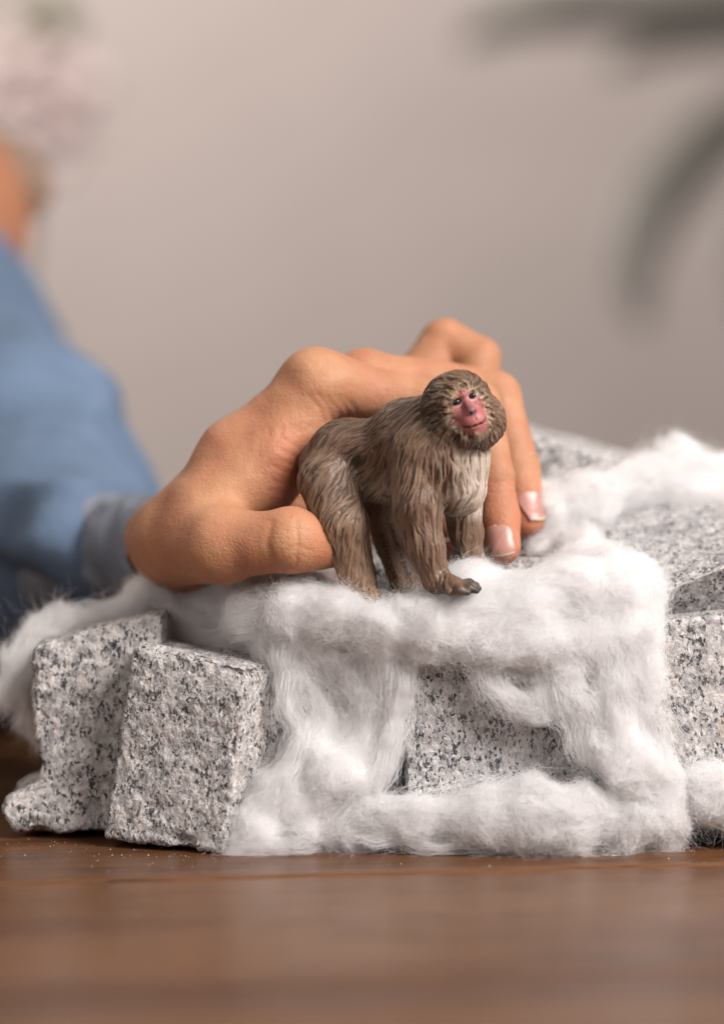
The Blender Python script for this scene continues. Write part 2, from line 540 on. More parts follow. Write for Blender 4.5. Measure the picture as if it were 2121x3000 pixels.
# ------------------------------------------------------------------ granite stones
def cube_grid(n, rnd):
    t = np.linspace(-1, 1, n + 1)
    idx = {}; P = []; Fq = []
    for ax in range(3):
        for sg in (-1, 1):
            u, v = (ax + 1) % 3, (ax + 2) % 3
            A, B = np.meshgrid(t, t, indexing='ij')
            q = np.zeros((n + 1, n + 1, 3)); q[..., ax] = sg; q[..., u] = A; q[..., v] = B
            base = len(P) * (n + 1) ** 2
            P.append(q.reshape(-1, 3))
            I = np.arange((n + 1) ** 2).reshape(n + 1, n + 1) + base
            f = np.stack([I[:-1, :-1], I[1:, :-1], I[1:, 1:], I[:-1, 1:]], -1).reshape(-1, 4)
            Fq.append(f if sg > 0 else f[:, ::-1])
    P = np.concatenate(P); Fq = np.concatenate(Fq)
    key = np.round(P * 4 * n).astype(np.int64)
    _, first, inv = np.unique(key, axis=0, return_index=True, return_inverse=True)
    P = P[first]; Fq = inv.reshape(-1)[Fq]
    c = np.clip(P, -(1 - rnd), 1 - rnd)
    # even out the rounded rim
    d = unit(P - c + 1e-9 * P)
    out = np.where(np.any(np.abs(P) > 1 - rnd + 1e-9, axis=1)[:, None], c + d * rnd, P)
    return out, P, Fq
def facets(P, size, seed):
    q = P / size; c0 = np.floor(q).astype(np.int64)
    best = np.full(len(P), 1e9); out = np.zeros(len(P))
    for a in (-1, 0, 1):
        for b in (-1, 0, 1):
            for c in (-1, 0, 1):
                ci = c0 + [a, b, c]
                h = [_hash(ci[:, 0] + 1000, ci[:, 1] + 1000, ci[:, 2] + 1000, seed + k) for k in range(7)]
                ctr = ci + 0.5 + 0.48 * np.stack(h[:3], -1)
                dv = q - ctr; d = (dv ** 2).sum(1)
                val = h[3] + 1.3 * (dv * np.stack(h[4:7], -1)).sum(1)
                m = d < best; best[m] = d[m]; out[m] = val[m]
    return out
def stone(name, corners, label, n=70, rnd=0.10, rough=0.10, seed=1, mat=None, deform=None, chip=0.12):
    """corners: 8 points, order (left,right) x (front,back) x (bottom,top) as (px,py,Y) or xyz"""
    P, P0, F = cube_grid(n, rnd)
    C = np.array([W(*c) if len(c) == 3 and abs(c[0]) > 30 else np.array(c[:3], float) for c in corners]).reshape(2, 2, 2, 3)
    t = (P + 1) / 2
    V = np.zeros_like(P)
    for a in (0, 1):
        for b in (0, 1):
            for c in (0, 1):
                w = (t[:, 0] if a else 1 - t[:, 0]) * (t[:, 1] if b else 1 - t[:, 1]) * (t[:, 2] if c else 1 - t[:, 2])
                V += w[:, None] * C[a, b, c]
    if deform is not None: V = deform(V, t)
    N = vnormals(V, F)
    # broken faces: broad scoops, small conchoidal steps, crumbly grain
    big = fbm(V + 3.1 * seed, 2.6, 2, seed)
    stp = noise(V, 0.9, seed + 3); stp = np.round(stp * 3) / 3 * 0.5 + stp * 0.5
    fine = fbm(V, 0.26, 4, seed + 7, 0.65)
    e = np.sort(np.abs(P0), axis=1)[:, 1]              # second largest: 1 on the edges
    edge = sstep(0.80, 1.0, e)
    ch = np.clip(noise(V, 0.55, seed + 21) * 1.4 + noise(V, 0.2, seed + 22) * 0.7, 0, 1.2) * edge
    fc = facets(V + 0.10 * vnoise(V, 0.3, seed), 0.62, seed + 40) * 0.55 + facets(V + 0.05 * vnoise(V, 0.15, seed), 0.24, seed + 60) * 0.30
    d = rough * (0.9 * big + 0.35 * stp + 0.40 * fc) + rough * 0.26 * fine - chip * ch
    V = V + N * d[:, None]
    if V[:, 2].min() < 0.5: V[:, 2] = np.maximum(V[:, 2] + 0.02 - np.percentile(V[:, 2], 4), 0.004)      # stands on the table on its lowest points
    me = new_mesh(name, V, F, mat or M_GRANITE)
    return link(name, me, label=label, cat='stone', group='granite stones piled on the table')

# corner order: LFB, LFT, LBB, LBT, RFB, RFT, RBB, RBT
stone('granite_stone', [(305, 2475, 0.9), (395, 1905, 1.2), (430, 2440, 5), (470, 1880, 5.0),
                        (655, 2518, -0.05), (722, 1968, 0.2), (890, 2450, 2.3), (905, 1945, 2.6)],
      'front grey speckled granite block, upright, cotton touching its right side', n=110, rnd=0.06, rough=0.065, seed=2, chip=0.14)
def toe(V, t):
    w = sstep(0.27, 0.17, t[:, 2]) * sstep(0.45, 0.0, t[:, 0]) * (1 - 0.45 * sstep(0.12, 0.0, t[:, 2]))
    V[:, 0] -= 0.55 * w
    w2 = np.exp(-((t[:, 2] - 0.36) / 0.13) ** 2) * sstep(0.45, 0.0, t[:, 0])
    V[:, 0] += 0.25 * w2
    return V
stone('granite_stone', [(80, 2480, 2.0), (105, 1945, 2.6), (130, 2420, 6.5), (180, 1890, 6.2),
                        (440, 2480, 1.9), (480, 1838, 2.4), (560, 2420, 6.0), (530, 1800, 6.2)],
      'leftmost granite block with a pointed toe at its bottom left corner', n=100, rnd=0.07, rough=0.085, seed=5, deform=toe, chip=0.14)
stone('granite_stone', [(800, 2450, 2.3), (805, 1890, 2.4), (830, 2440, 6), (830, 1830, 6),
                        (1140, 2450, 2.2), (1150, 1880, 2.3), (1120, 2430, 6), (1120, 1800, 6)],
      'granite block almost hidden behind the hanging cotton, right of the front block', n=50, seed=9)
stone('granite_stone', [(1188, 2470, 0.75), (1190, 1895, 0.85), (1150, 2440, 5), (1160, 1830, 5),
                        (1735, 2450, 1.0), (1740, 1880, 1.1), (1745, 2420, 5.2), (1760, 1830, 5.2)],
      'granite block in the middle with dense black flecks above the cotton roll', n=100, rnd=0.05, rough=0.05, seed=12, mat=M_GRANITE2, chip=0.06)
stone('granite_stone', [(1895, 2420, 1.1), (1915, 1836, 1.2), (1850, 2400, 6), (1900, 1770, 6),
                        (2380, 2420, 1.4), (2370, 1772, 1.4), (2380, 2400, 6.2), (2360, 1720, 6.2)],
      'lower granite block at the right edge of the picture', n=90, rnd=0.05, rough=0.045, seed=15, chip=0.08)
stone('granite_stone', [(1890, 1838, 2.7), (1905, 1752, 1.7), (1700, 1800, 6.5), (1735, 1505, 6.4),
                        (2380, 1756, 2.9), (2390, 1545, 1.9), (2400, 1700, 7.4), (2400, 1420, 7.0)],
      'upper granite slab at the right, lying on the lower block, cotton along its back', n=100, rnd=0.05, rough=0.045, seed=18, mat=M_GRANITE2, chip=0.08)
stone('granite_stone', [(1010, 1840, 3.6), (1015, 1660, 3.7), (1000, 1800, 7.2), (1000, 1565, 7.2),
                        (1700, 1820, 2.8), (1690, 1640, 2.9), (1720, 1780, 7.3), (1700, 1575, 7.2)],
      'granite slab under the fingertips, mostly covered by cotton', n=60, rnd=0.10, rough=0.06, seed=23)
stone('granite_stone', [(1400, 1600, 7.9), (1400, 1232, 8.0), (1380, 1580, 12), (1400, 1200, 12),
                        (1850, 1600, 7.7), (1850, 1352, 7.7), (1860, 1580, 12), (1850, 1330, 12)],
      'blurred granite block at the back, right of the fingers', n=70, rnd=0.16, rough=0.06, seed=27)
stone('granite_stone', [(500, 2420, 6.3), (520, 1900, 6.3), (520, 2380, 10.5), (520, 1880, 10.5),
                        (1150, 2420, 6.4), (1150, 1900, 6.4), (1150, 2380, 10.5), (1150, 1880, 10.5)],
      'granite block in the shade below the wrist, behind the cotton', n=40, seed=31)
stone('granite_stone', [(1250, 2420, 7.6), (1250, 1700, 7.6), (1250, 2380, 13), (1250, 1640, 13),
                        (2000, 2420, 7.7), (2000, 1700, 7.7), (2000, 2380, 13), (2000, 1640, 13)],
      'granite block supporting the blurred back stone', n=40, seed=33)

# ------------------------------------------------------------------ macaque figurine
S = R(1, 1.3)                   # centimetres per pixel at the figurine
fig = link('monkey_figurine', None, label='brown plastic macaque figurine with pink face standing on the cotton', cat='figurine')
fld = Field(W(830, 1800, 3.9) - [0.1, 4.6, 0.1], W(1520, 1040, 3.9) + [0.1, 0.4, 0.1], 0.0205)
C = fld.chain
kb = 0.20
C([(962, 1365, 2.5, 90), (1010, 1332, 2.2, 99)], kb)
C([(1010, 1328, 2.2, 97), (1120, 1325, 1.8, 98)], kb)
C([(1075, 1390, 2.1, 80), (1175, 1398, 1.7, 88)], kb)
C([(1195, 1290, 1.5, 122), (1285, 1330, 1.0, 130)], kb)
C([(1338, 1330, 0.95, 97), (1340, 1428, 0.95, 86)], kb)
C([(1255, 1250, 1.15, 92), (1335, 1235, 0.9, 92)], kb)
C([(957, 1410, 1.75, 86), (1003, 1535, 1.35, 76)], kb)
C([(1003, 1535, 1.35, 74), (1047, 1690, 1.35, 51), (1056, 1722, 1.25, 47)], 0.15)
C([(1056, 1722, 1.25, 45), (1090, 1752, 0.75, 26)], 0.12)
C([(1105, 1450, 2.9, 58), (1150, 1595, 2.9, 46), (1198, 1725, 2.7, 50)], 0.15)
C([(1198, 1725, 2.7, 46), (1250, 1745, 2.3, 30)], 0.12)
C([(1222, 1330, 0.75, 86), (1222, 1480, 0.50, 69), (1246, 1600, 0.5, 56), (1276, 1695, 0.5, 41)], 0.16)
C([(1278, 1702, 0.45, 36), (1335, 1716, 0.10, 27)], 0.12)
for dx, dy, yy in ((1396, 1712, 0.28), (1402, 1721, 0.08), (1396, 1728, -0.12), (1370, 1733, -0.26)):
    C([(1330, 1716, 0.12, 18), (dx - 22, dy - 4, yy, 13), (dx, dy + 3, yy - 0.02, 9)], 0.05)
C([(1300, 1715, 0.25, 15), (1318, 1734, -0.12, 10)], 0.05)
C([(1355, 1470, 1.85, 58), (1364, 1560, 2.0, 47), (1380, 1655, 2.0, 38), (1388, 1700, 1.9, 36)], 0.15)
C([(1388, 1712, 1.9, 32), (1430, 1735, 1.6, 20)], 0.1)
# stub of a tail at the far side of the rump
C([(900, 1320, 3.2, 30), (872, 1365, 3.4, 22)], 0.12)
# head frame
HC = W(1352, 1195, 0.55)
roll, yaw, nod = math.radians(22), math.radians(11), math.radians(2)
e_u0 = np.array([-math.sin(roll), 0, math.cos(roll)]); e_r0 = np.array([math.cos(roll), 0, math.sin(roll)]); e_f0 = np.array([0, -1.0, 0])
e_f = e_f0 * math.cos(yaw) + e_r0 * math.sin(yaw); e_r = e_r0 * math.cos(yaw) - e_f0 * math.sin(yaw); e_u = e_u0
HB = np.array([e_r, e_u, e_f])
def H(x, y, z): return HC + (x * e_r + y * e_u + z * e_f) * S
def hell(x, y, z, r, k=0.06, op='add'): fld.ell(H(x, y, z), [q * S for q in r], HB, k, op)
def hcone(a, b, ra, rb, k=0.05, op='add'): fld.cone(H(*a), H(*b), ra * S, rb * S, k, op)
hell(-8, 6, -18, (111, 107, 98), 0.03)
hell(-14, -50, -14, (119, 86, 84), 0.03)
hell(-70, -55, -2, (56, 66, 62), 0.15); hell(66, -58, -6, (46, 62, 58), 0.15)
hell(8, -100, 14, (62, 36, 46), 0.15)
# ruff of hair round the face
for i in range(22):
    a = 2 * math.pi * i / 22
    rx, ry = 62, 80
    hell(rx * math.sin(a), -14 + ry * math.cos(a), 62 - 6 * abs(math.sin(a)) * 2, (19, 19, 22), 0.10)
# bare face
hell(0, -8, 52, (50, 66, 32), 0.08)
hcone((-30, 38, 76), (0, 36, 83), 13, 11); hcone((30, 38, 76), (0, 36, 83), 13, 11)
hell(0, -46, 78, (38, 38, 36), 0.10)
hell(0, -74, 70, (30, 24, 30), 0.08)
hell(-33, -2, 66, (20, 18, 16), 0.08); hell(33, -2, 66, (20, 18, 16), 0.08)
hcone((0, 24, 80), (0, -14, 104), 10, 12, 0.07)
hell(0, -20, 104, (15, 10, 10), 0.05)
for s in (-1, 1):
    hell(25 * s, 22, 92, (15, 10.5, 12), 0.05, 'carve')
    hcone((4.5 * s, -26, 117), (8.5 * s, -21, 112), 3.4, 3.6, 0.015, 'carve')
mp = [(-38, -50, 84), (-24, -57, 98), (-8, -60, 107), (8, -60, 107), (24, -57, 98), (38, -50, 84)]
for a, b in zip(mp[:-1], mp[1:]): hcone(a, b, 3.2, 3.2, 0.02, 'carve')
hcone((0, -30, 114), (0, -46, 111), 1.6, 1.6, 0.02, 'carve')
V, F = fld.mesh()
N = vnormals(V, F)
# --- fur flow field, strands grown along it
guides = [(940, 1290, -.75, .65), (900, 1400, -.35, .94), (960, 1400, -.62, .78), (1000, 1330, -.7, .7), (1060, 1270, -.93, .35),
          (1000, 1470, -.62, .78), (960, 1520, -.45, .9), (1040, 1560, -.4, .92), (1010, 1620, -.1, 1), (1060, 1690, -.1, 1), (1130, 1280, -.9, .42),
          (1130, 1370, -.6, .8), (1160, 1450, -.4, .9), (1200, 1220, -.75, .65), (1240, 1280, -.5, .87), (1220, 1380, -.1, 1),
          (1225, 1490, .02, 1), (1250, 1600, .12, 1), (1285, 1690, .4, .9), (1300, 1370, -.12, 1), (1350, 1360, .0, 1), (1410, 1360, -.2, 1),
          (1400, 1450, -.5, .85), (1330, 1480, -.3, .95), (1365, 1580, .1, 1), (1150, 1600, .25, .95), (1200, 1700, .25, .95)]
GP = np.array([W(a, b, 1.3) for a, b, _, _ in guides])[:, [0, 2]]
GD = unit(np.array([[c, 0.12, -d] for _, _, c, d in guides]))
def flow(P):
    d2 = ((P[:, None, [0, 2]] - GP[None]) ** 2).sum(-1)
    w = np.exp(-d2 / (2 * 0.42 ** 2)) + 1e-9
    f = w @ GD
    f = f / w.sum(1, keepdims=True)
    f = f + 0.30 * vnoise(P, 0.55, 5) + 0.30 * vnoise(P, 0.2, 6)
    rel = (P - HC) / S
    q = np.stack([rel @ e_r, rel @ e_u, rel @ e_f], -1)
    hd = np.stack([q[:, 0] * 1.0, (q[:, 1] + 14) * 0.9, np.full(len(q), -35.0)], -1)
    hd = unit(hd @ HB)
    hd = hd + np.array([0, 0, -0.25]) + 0.22 * vnoise(P, 0.3, 9)
    wh = sstep(150, 105, np.linalg.norm(q + [8, 20, 0], axis=1))[:, None]
    return unit(f * (1 - wh) + hd * wh)
T = flow(V); T = unit(T - N * (T * N).sum(1, keepdims=True))
def lic(scale, step, m, seed):
    acc = np.zeros(len(V)); wsum = 0
    for s in range(-m, m + 1):
        w = math.cos(0.5 * math.pi * s / (m + 1)); wsum += w
        acc += w * noise(V + T * (s * step), scale, seed)
    acc /= wsum
    return (acc - acc.mean()) / acc.std()
l1 = lic(0.043, 0.040, 5, 31); l2 = lic(0.150, 0.08, 4, 47); l3 = lic(0.034, 0.03, 6, 63)
rel = (V - HC) / S
Q = np.stack([rel @ e_r, rel @ e_u, rel @ e_f], -1)
# pixel-like coordinates of every vertex for painting
pc = V - CAM
dep = pc @ _fw
PX = 1060.5 + F_PX * pc[:, 0] / dep; PY = 1500 - F_PX * (pc @ _up) / dep
hr = np.linalg.norm(Q + [8, 20, 0], axis=1)
jag = 0.16 * l1 + 0.06 * l2
fr = np.sqrt((Q[:, 0] / 48) ** 2 + ((Q[:, 1] + 20) / 68) ** 2)
face = sstep(1.06, 0.90, fr + 0.35 * jag) * sstep(30, 50, Q[:, 2])
bare = sstep(0.95, 0.80, fr) * sstep(30, 50, Q[:, 2])
paw = sstep(1300, 1345, PX) * sstep(1672, 1695, PY) * sstep(0.9, 0.6, V[:, 1])
smoothleg = np.exp(-(((V[:, 1] - 2.35) / 0.45) ** 2)) * sstep(1050, 1090, PX) * sstep(1270, 1240, PX) * sstep(1470, 1530, PY)
furm = (1 - bare) * (1 - paw) * (1 - 0.85 * smoothleg)
headm = sstep(140, 120, hr)
amp = furm * (1 + 0.55 * headm * sstep(1.0, 1.5, fr))
g1 = sstep(0.15, 1.5, -l1)
fineblend = 0.55 + 0.45 * noise(V, 0.6, 71)
dis = amp * (0.010 * np.clip(l1, -2, 2) * fineblend + 0.009 * np.clip(l2, -2, 2) + 0.005 * np.clip(l3, -2, 2) - 0.012 * g1)
V2 = V + N * dis[:, None]
# --- paint
def col(*c): return np.array(c, float)
base = col(0.140, 0.077, 0.046)[None] * np.ones((len(V), 1))
def lay(c, w):
    global base
    w = np.clip(w, 0, 1)[:, None]; base = base * (1 - w) + col(*c)[None] * w
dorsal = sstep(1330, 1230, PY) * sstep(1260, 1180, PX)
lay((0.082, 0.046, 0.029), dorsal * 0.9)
lay((0.19, 0.120, 0.080), sstep(1110, 1050, PX) * sstep(1300, 1400, PY) * 0.8)
lay((0.33, 0.205, 0.130), sstep(1400, 1600, PY) * sstep(1130, 1080, PX) * 0.75)       # pale lower hind leg
lay((0.17, 0.102, 0.068), sstep(1420, 1560, PY) * sstep(1150, 1200, PX) * 0.7)
lay((0.055, 0.035, 0.025), headm * sstep(10, -70, Q[:, 0]) * sstep(1.1, 1.5, fr) * 0.7)  # shade on the left side of the head, put into the paint
chest = sstep(1270, 1345, PX + 22 * l2) * sstep(1310, 1345, PY) * sstep(1540, 1500, PY)
lay((0.56, 0.46, 0.38), chest * (0.45 + 0.55 * sstep(1310, 1410, PX)) * 0.98)
belly = np.exp(-(((PX - 1110) / 60) ** 2 + ((PY - 1455) / 45) ** 2))
lay((0.33, 0.24, 0.175), belly * 0.8)
lay((0.19, 0.122, 0.072), headm * 0.1 + headm * 0.5 * sstep(2.0, 1.2, fr) * sstep(-60, 30, Q[:, 1]))
lay((0.36, 0.25, 0.175), np.clip(l3 * 0.25 + l1 * 0.18, 0, 0.6) * furm * 0.5)         # dry-brushed tips
tipring = sstep(1.45, 1.12, fr) * sstep(25, 55, Q[:, 2]) * (1 - face)
lay((0.42, 0.29, 0.19), tipring * np.clip(0.30 + 0.45 * l1, 0, 1))
# dark wash run into the grooves of haunch, flank, arm and bib
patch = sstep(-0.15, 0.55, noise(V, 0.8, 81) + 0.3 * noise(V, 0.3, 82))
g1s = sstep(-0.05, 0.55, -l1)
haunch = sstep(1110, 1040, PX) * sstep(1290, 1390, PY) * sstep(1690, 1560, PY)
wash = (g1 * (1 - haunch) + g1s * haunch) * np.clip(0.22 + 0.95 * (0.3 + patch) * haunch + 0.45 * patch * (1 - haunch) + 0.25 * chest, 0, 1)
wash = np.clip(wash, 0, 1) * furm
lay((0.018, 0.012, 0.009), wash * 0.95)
spots = sstep(0.45, 0.75, noise(V, 0.11, 91)) * np.maximum(belly, chest * sstep(1440, 1490, PY)) 
lay((0.05, 0.033, 0.025), spots * 0.7)
lay((0.10, 0.072, 0.056), paw * 0.6 * sstep(1320, 1370, PX)); lay((0.045, 0.035, 0.030), paw * sstep(1350, 1390, PX) * 0.85)
lay((0.27, 0.175, 0.120), smoothleg * 0.85)
# face paint
lay((0.40, 0.120, 0.115), face * 0.95)
lay((0.50, 0.17, 0.155), face * 0.5 * np.exp(-((Q[:, 0] / 30) ** 2 + ((Q[:, 1] + 50) / 30) ** 2)))
nose = np.exp(-((Q[:, 0] / 13) ** 2 + ((Q[:, 1] + 12) / 22) ** 2)) * sstep(75, 92, Q[:, 2])
lay((0.20, 0.095, 0.098), nose * 0.9)
lay((0.36, 0.13, 0.125), face * sstep(0.55, 1.0, fr) * 0.45)
for s in (-1, 1):
    er = np.sqrt(((Q[:, 0] - 25 * s) / 15) ** 2 + ((Q[:, 1] - 22) / 11) ** 2)
    lay((0.20, 0.075, 0.075), face * sstep(1.9, 1.4, er) * sstep(-6, 6, Q[:, 1] - 22 + 0.0 * Q[:, 0]) * 0.55)
    lay((0.62, 0.36, 0.31), face * sstep(1.45, 1.15, er) * 0.7)
    lay((0.12, 0.045, 0.045), face * sstep(1.05, 0.85, er) * 0.85)
    nr = np.sqrt(((Q[:, 0] - 7.0 * s) / 6.0) ** 2 + ((Q[:, 1] + 23.5) / 4.8) ** 2)
    lay((0.02, 0.010, 0.012), sstep(1.3, 0.7, nr) * sstep(85, 95, Q[:, 2]) * 0.95)
my = -60 + 9 * (Q[:, 0] / 38) ** 2
lay((0.09, 0.025, 0.028), face * np.exp(-((Q[:, 1] - my) / 3.4) ** 2) * sstep(42, 36, np.abs(Q[:, 0])) * 0.95)
lay((0.17, 0.115, 0.078), sstep(-84, -96, Q[:, 1]) * sstep(20, 50, Q[:, 2]) * headm * 0.7)
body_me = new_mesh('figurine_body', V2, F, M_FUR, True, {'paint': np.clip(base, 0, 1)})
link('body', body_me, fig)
# eyes
def uv_sphere(c, r, nu=20, nv=12, axes=np.eye(3), rad=(1, 1, 1)):
    Vs = []; Fs = []
    for j in range(nv + 1):
        th = math.pi * j / nv
        for i in range(nu):
            ph = 2 * math.pi * i / nu
            d = np.array([math.sin(th) * math.cos(ph) * rad[0], math.sin(th) * math.sin(ph) * rad[1], math.cos(th) * rad[2]])
            Vs.append(np.array(c) + (d @ axes) * r)
    for j in range(nv):
        for i in range(nu):
            a = j * nu + i; b = j * nu + (i + 1) % nu
            Fs.append([a, a + nu, b + nu, b])
    return np.array(Vs), np.array(Fs)
for s in (-1, 1):
    v, f = uv_sphere(H(25 * s, 22.5, 79.5), 9.6 * S, axes=HB, rad=(1.15, 0.85, 0.8))
    link('eye', new_mesh('eye', v, f, M_EYE), fig)
# moulded lettering on the inside of the far hind leg
def moulded_text(body, a, b, size_px, mat):
    """text running from pixel a to pixel b, pressed onto the figurine's surface"""
    cu = bpy.data.curves.new('lettering', 'FONT'); cu.body = body; cu.size = 1.0; cu.resolution_u = 2; cu.extrude = 0.02
    to = bpy.data.objects.new('lettering_tmp', cu); COL.objects.link(to)
    dg = bpy.context.evaluated_depsgraph_get(); dg.update()
    me = bpy.data.meshes.new_from_object(to.evaluated_get(dg))
    bpy.data.objects.remove(to)
    co = np.array([v.co[:] for v in me.vertices]); co[:, 0] -= co[:, 0].min()
    w = co[:, 0].max()
    A, B = np.array(a, float), np.array(b, float)
    d = (B - A); L = np.linalg.norm(d); d /= L; up = np.array([d[1], -d[0]])
    out = []
    for x, y, z in co:
        p = A + d * (x / w * L) + up * (y * size_px)
        P = W(p[0], p[1], 1.9)
        ray = unit(P - CAM)
        for _ in range(60):
            s_ = float(fld.sample(P[None])[0])
            if s_ < 0.002 or P[1] > 3.4: break
            P = P + ray * min(max(s_ * 0.7, 0.004), 0.05)
        out.append(P - ray * (0.012 if z > 0 else -0.01))
    faces = [list(p.vertices) for p in me.polygons]
    return new_mesh('lettering', np.array(out), faces, mat, False)
link('lettering', moulded_text('schleich-s', (1164, 1694), (1121, 1562), 25, M_IMPRINT), fig)
link('lettering', moulded_text('Designed in Germany', (1216, 1724), (1147, 1530), 23, M_IMPRINT), fig)

# ------------------------------------------------------------------ the child's hand, arm, head
person = link('person', None, label='child in blue sweater holding the monkey figurine from behind', cat='person')
hf = Field(W(300, 1800, 0) + [-0.6, -0.8, -0.3], W(1640, 880, 10) + [0.3, 0.3, 0.3], 0.045)
def finger(pts, k=0.12):
    hf.chain(pts, k)
kp = 0.55
MC = hf.chain
MC([(535, 1560, 3.7, 126), (700, 1345, 3.6, 108), (925, 1128, 3.7, 92)], kp)
MC([(528, 1570, 5.0, 120), (760, 1340, 5.2, 100), (1065, 1112, 5.2, 82)], kp)
MC([(525, 1590, 6.2, 114), (800, 1360, 6.6, 92), (1150, 1150, 6.7, 70)], kp)
MC([(500, 1620, 7.0, 110), (800, 1400, 7.8, 84), (1130, 1160, 7.9, 68)], kp)
MC([(530, 1572, 4.6, 124), (470, 1590, 7.5, 116), (360, 1590, 11.0, 118), (260, 1570, 14, 128)], kp)
MC([(520, 1635, 5.2, 112), (620, 1610, 5.5, 95)], kp)
MC([(690, 1510, 4.5, 105), (880, 1440, 5.4, 100), (1010, 1360, 6.0, 90)], 0.4)          # palm behind the figurine
# thenar, web and first dorsal muscle
MC([(518, 1592, 3.2, 126), (650, 1592, 1.75, 116)], kp)
MC([(600, 1500, 2.8, 108), (790, 1345, 3.1, 92)], kp)
MC([(800, 1330, 3.2, 82), (880, 1230, 3.5, 82)], 0.4)
MC([(780, 1450, 3.0, 70), (850, 1400, 3.9, 60)], 0.4)
# thumb
MC([(650, 1592, 1.75, 112), (755, 1592, 1.42, 88), (858, 1584, 1.25, 86)], 0.22)
MC([(858, 1584, 1.25, 84), (925, 1594, 1.45, 74), (990, 1602, 1.85, 62)], 0.2)
hf.ell(W(850, 1578, 1.16), [0.60, 0.55, 0.64], np.eye(3), 0.4)
# fingers (each a chain of tapering bones)
MC([(925, 1128, 3.7, 90), (1150, 1165, 4.25, 74), (1395, 1185, 4.1, 69)], 0.25)
MC([(1395, 1185, 4.1, 68), (1443, 1400, 3.5, 62), (1462, 1520, 3.1, 58), (1470, 1602, 2.85, 54)], 0.15)
MC([(1065, 1112, 5.2, 82), (1270, 1128, 5.8, 72), (1452, 1163, 5.7, 73)], 0.16)
MC([(1452, 1163, 5.7, 73), (1516, 1380, 5.0, 66), (1530, 1450, 4.7, 63), (1540, 1522, 4.35, 56)], 0.12)
MC([(1150, 1150, 6.8, 68), (1225, 1115, 7.4, 66), (1303, 1004, 7.8, 73)], 0.06)
MC([(1303, 1004, 7.8, 73), (1403, 1046, 7.5, 64), (1385, 1260, 6.8, 56), (1325, 1430, 5.9, 52), (1300, 1530, 5.3, 46)], 0.05)
MC([(1130, 1160, 7.9, 68), (1235, 1200, 8.6, 60), (1220, 1360, 7.8, 55), (1130, 1480, 6.6, 50), (1085, 1550, 5.8, 46)], 0.08)
# knuckles
hf.ell(W(930, 1116, 3.75), [0.66, 0.70, 0.60], np.eye(3), 0.7)
hf.ell(W(1066, 1104, 5.25), [0.62, 0.6, 0.58], np.eye(3), 0.3)
# tendons and hollows on the back of the hand
hf.roughen(lambda P: 0.045 * noise(P, 1.3, 3) + 0.02 * noise(P, 0.55, 4), 0.5)
hV, hF = hf.mesh()
hV = smooth_values(hF, hV, 2)
hN = vnormals(hV, hF)
pc = hV - CAM; dep = pc @ _fw
PX = 1060.5 + F_PX * pc[:, 0] / dep; PY = 1500 - F_PX * (pc @ _up) / dep
# creases: (pixel polyline, width px, depth cm)
def crease(poly, width, depth):
    out = np.zeros(len(hV))
    for (x0, y0), (x1, y1) in zip(poly[:-1], poly[1:]):
        dx, dy = x1 - x0, y1 - y0
        t = np.clip(((PX - x0) * dx + (PY - y0) * dy) / (dx * dx + dy * dy), 0, 1)
        d = np.hypot(PX - x0 - t * dx, PY - y0 - t * dy)
        out = np.maximum(out, np.exp(-(d / (width * 1.25)) ** 2))
    return out * depth * sstep(0.15, -0.1, hN[:, 1])
cr = np.zeros(len(hV))
rc = random.Random(3)
for i in range(9):      # fan of wrinkles in the web between thumb and index finger
    x = 735 + i * 17
    cr += crease([(x, 1395 - i * 6 + rc.uniform(-12, 12)), (x + 22, 1335 - i * 8), (x + 30 + rc.uniform(-8, 8), 1265 - i * 2)], 7, 0.016)
for i in range(6):
    y = 1285 + i * 30
    cr += crease([(830 - i * 8, y + rc.uniform(-10, 10)), (862, y + 18), (885, y + 34)], 6, 0.016)
for i in range(5):
    cr += crease([(905 + i * 26, 1160 + rc.uniform(-8, 8)), (935 + i * 26, 1195), (950 + i * 26, 1235)], 7, 0.014)
cr += crease([(868, 1520), (874, 1580), (866, 1655)], 5, 0.016) + crease([(835, 1560), (880, 1548), (915, 1560)], 5, 0.012)
cr += crease([(822, 1620), (870, 1600), (920, 1615)], 5, 0.010) + crease([(795, 1530), (783, 1590), (800, 1650)], 9, 0.03)
for y in (1408, 1422, 1440):
    cr += crease([(1432, y + rc.uniform(-4, 4)), (1475, y + 4), (1512, y - 4)], 5, 0.014)
for y in (1380, 1396):
    cr += crease([(1535, y), (1575, y - 2)], 5, 0.010)
cr -= crease([(900, 1090), (800, 1220), (690, 1350)], 26, 0.018) + crease([(1060, 1080), (930, 1150)], 30, 0.03)   # tendons
cr += crease([(850, 1130), (720, 1260), (600, 1380)], 34, 0.02) - crease([(620, 1430), (700, 1410), (800, 1330)], 16, 0.022)
for i in range(7):
    cr += crease([(905 + i * 9, 1058 + rc.uniform(-6, 6)), (925 + i * 9, 1078 + rc.uniform(-5, 5)), (930 + i * 9, 1105)], 5, 0.006)
hV2 = hV - hN * cr[:, None]
flush = np.zeros((len(hV), 3))
tipf = np.maximum(np.exp(-(((PX - 1470) / 60) ** 2 + ((PY - 1650) / 130) ** 2)), np.exp(-(((PX - 1545) / 60) ** 2 + ((PY - 1560) / 110) ** 2)))
webf = np.exp(-(((PX - 850) / 60) ** 2 + ((PY - 1390) / 110) ** 2))
thf = np.exp(-(((PX - 960) / 55) ** 2 + ((PY - 1610) / 70) ** 2))
flush[:, 0] = np.clip(0.7 * tipf + 0.55 * webf + 0.5 * thf + np.clip(cr / 0.03, 0, 1) * 0.25, 0, 1)
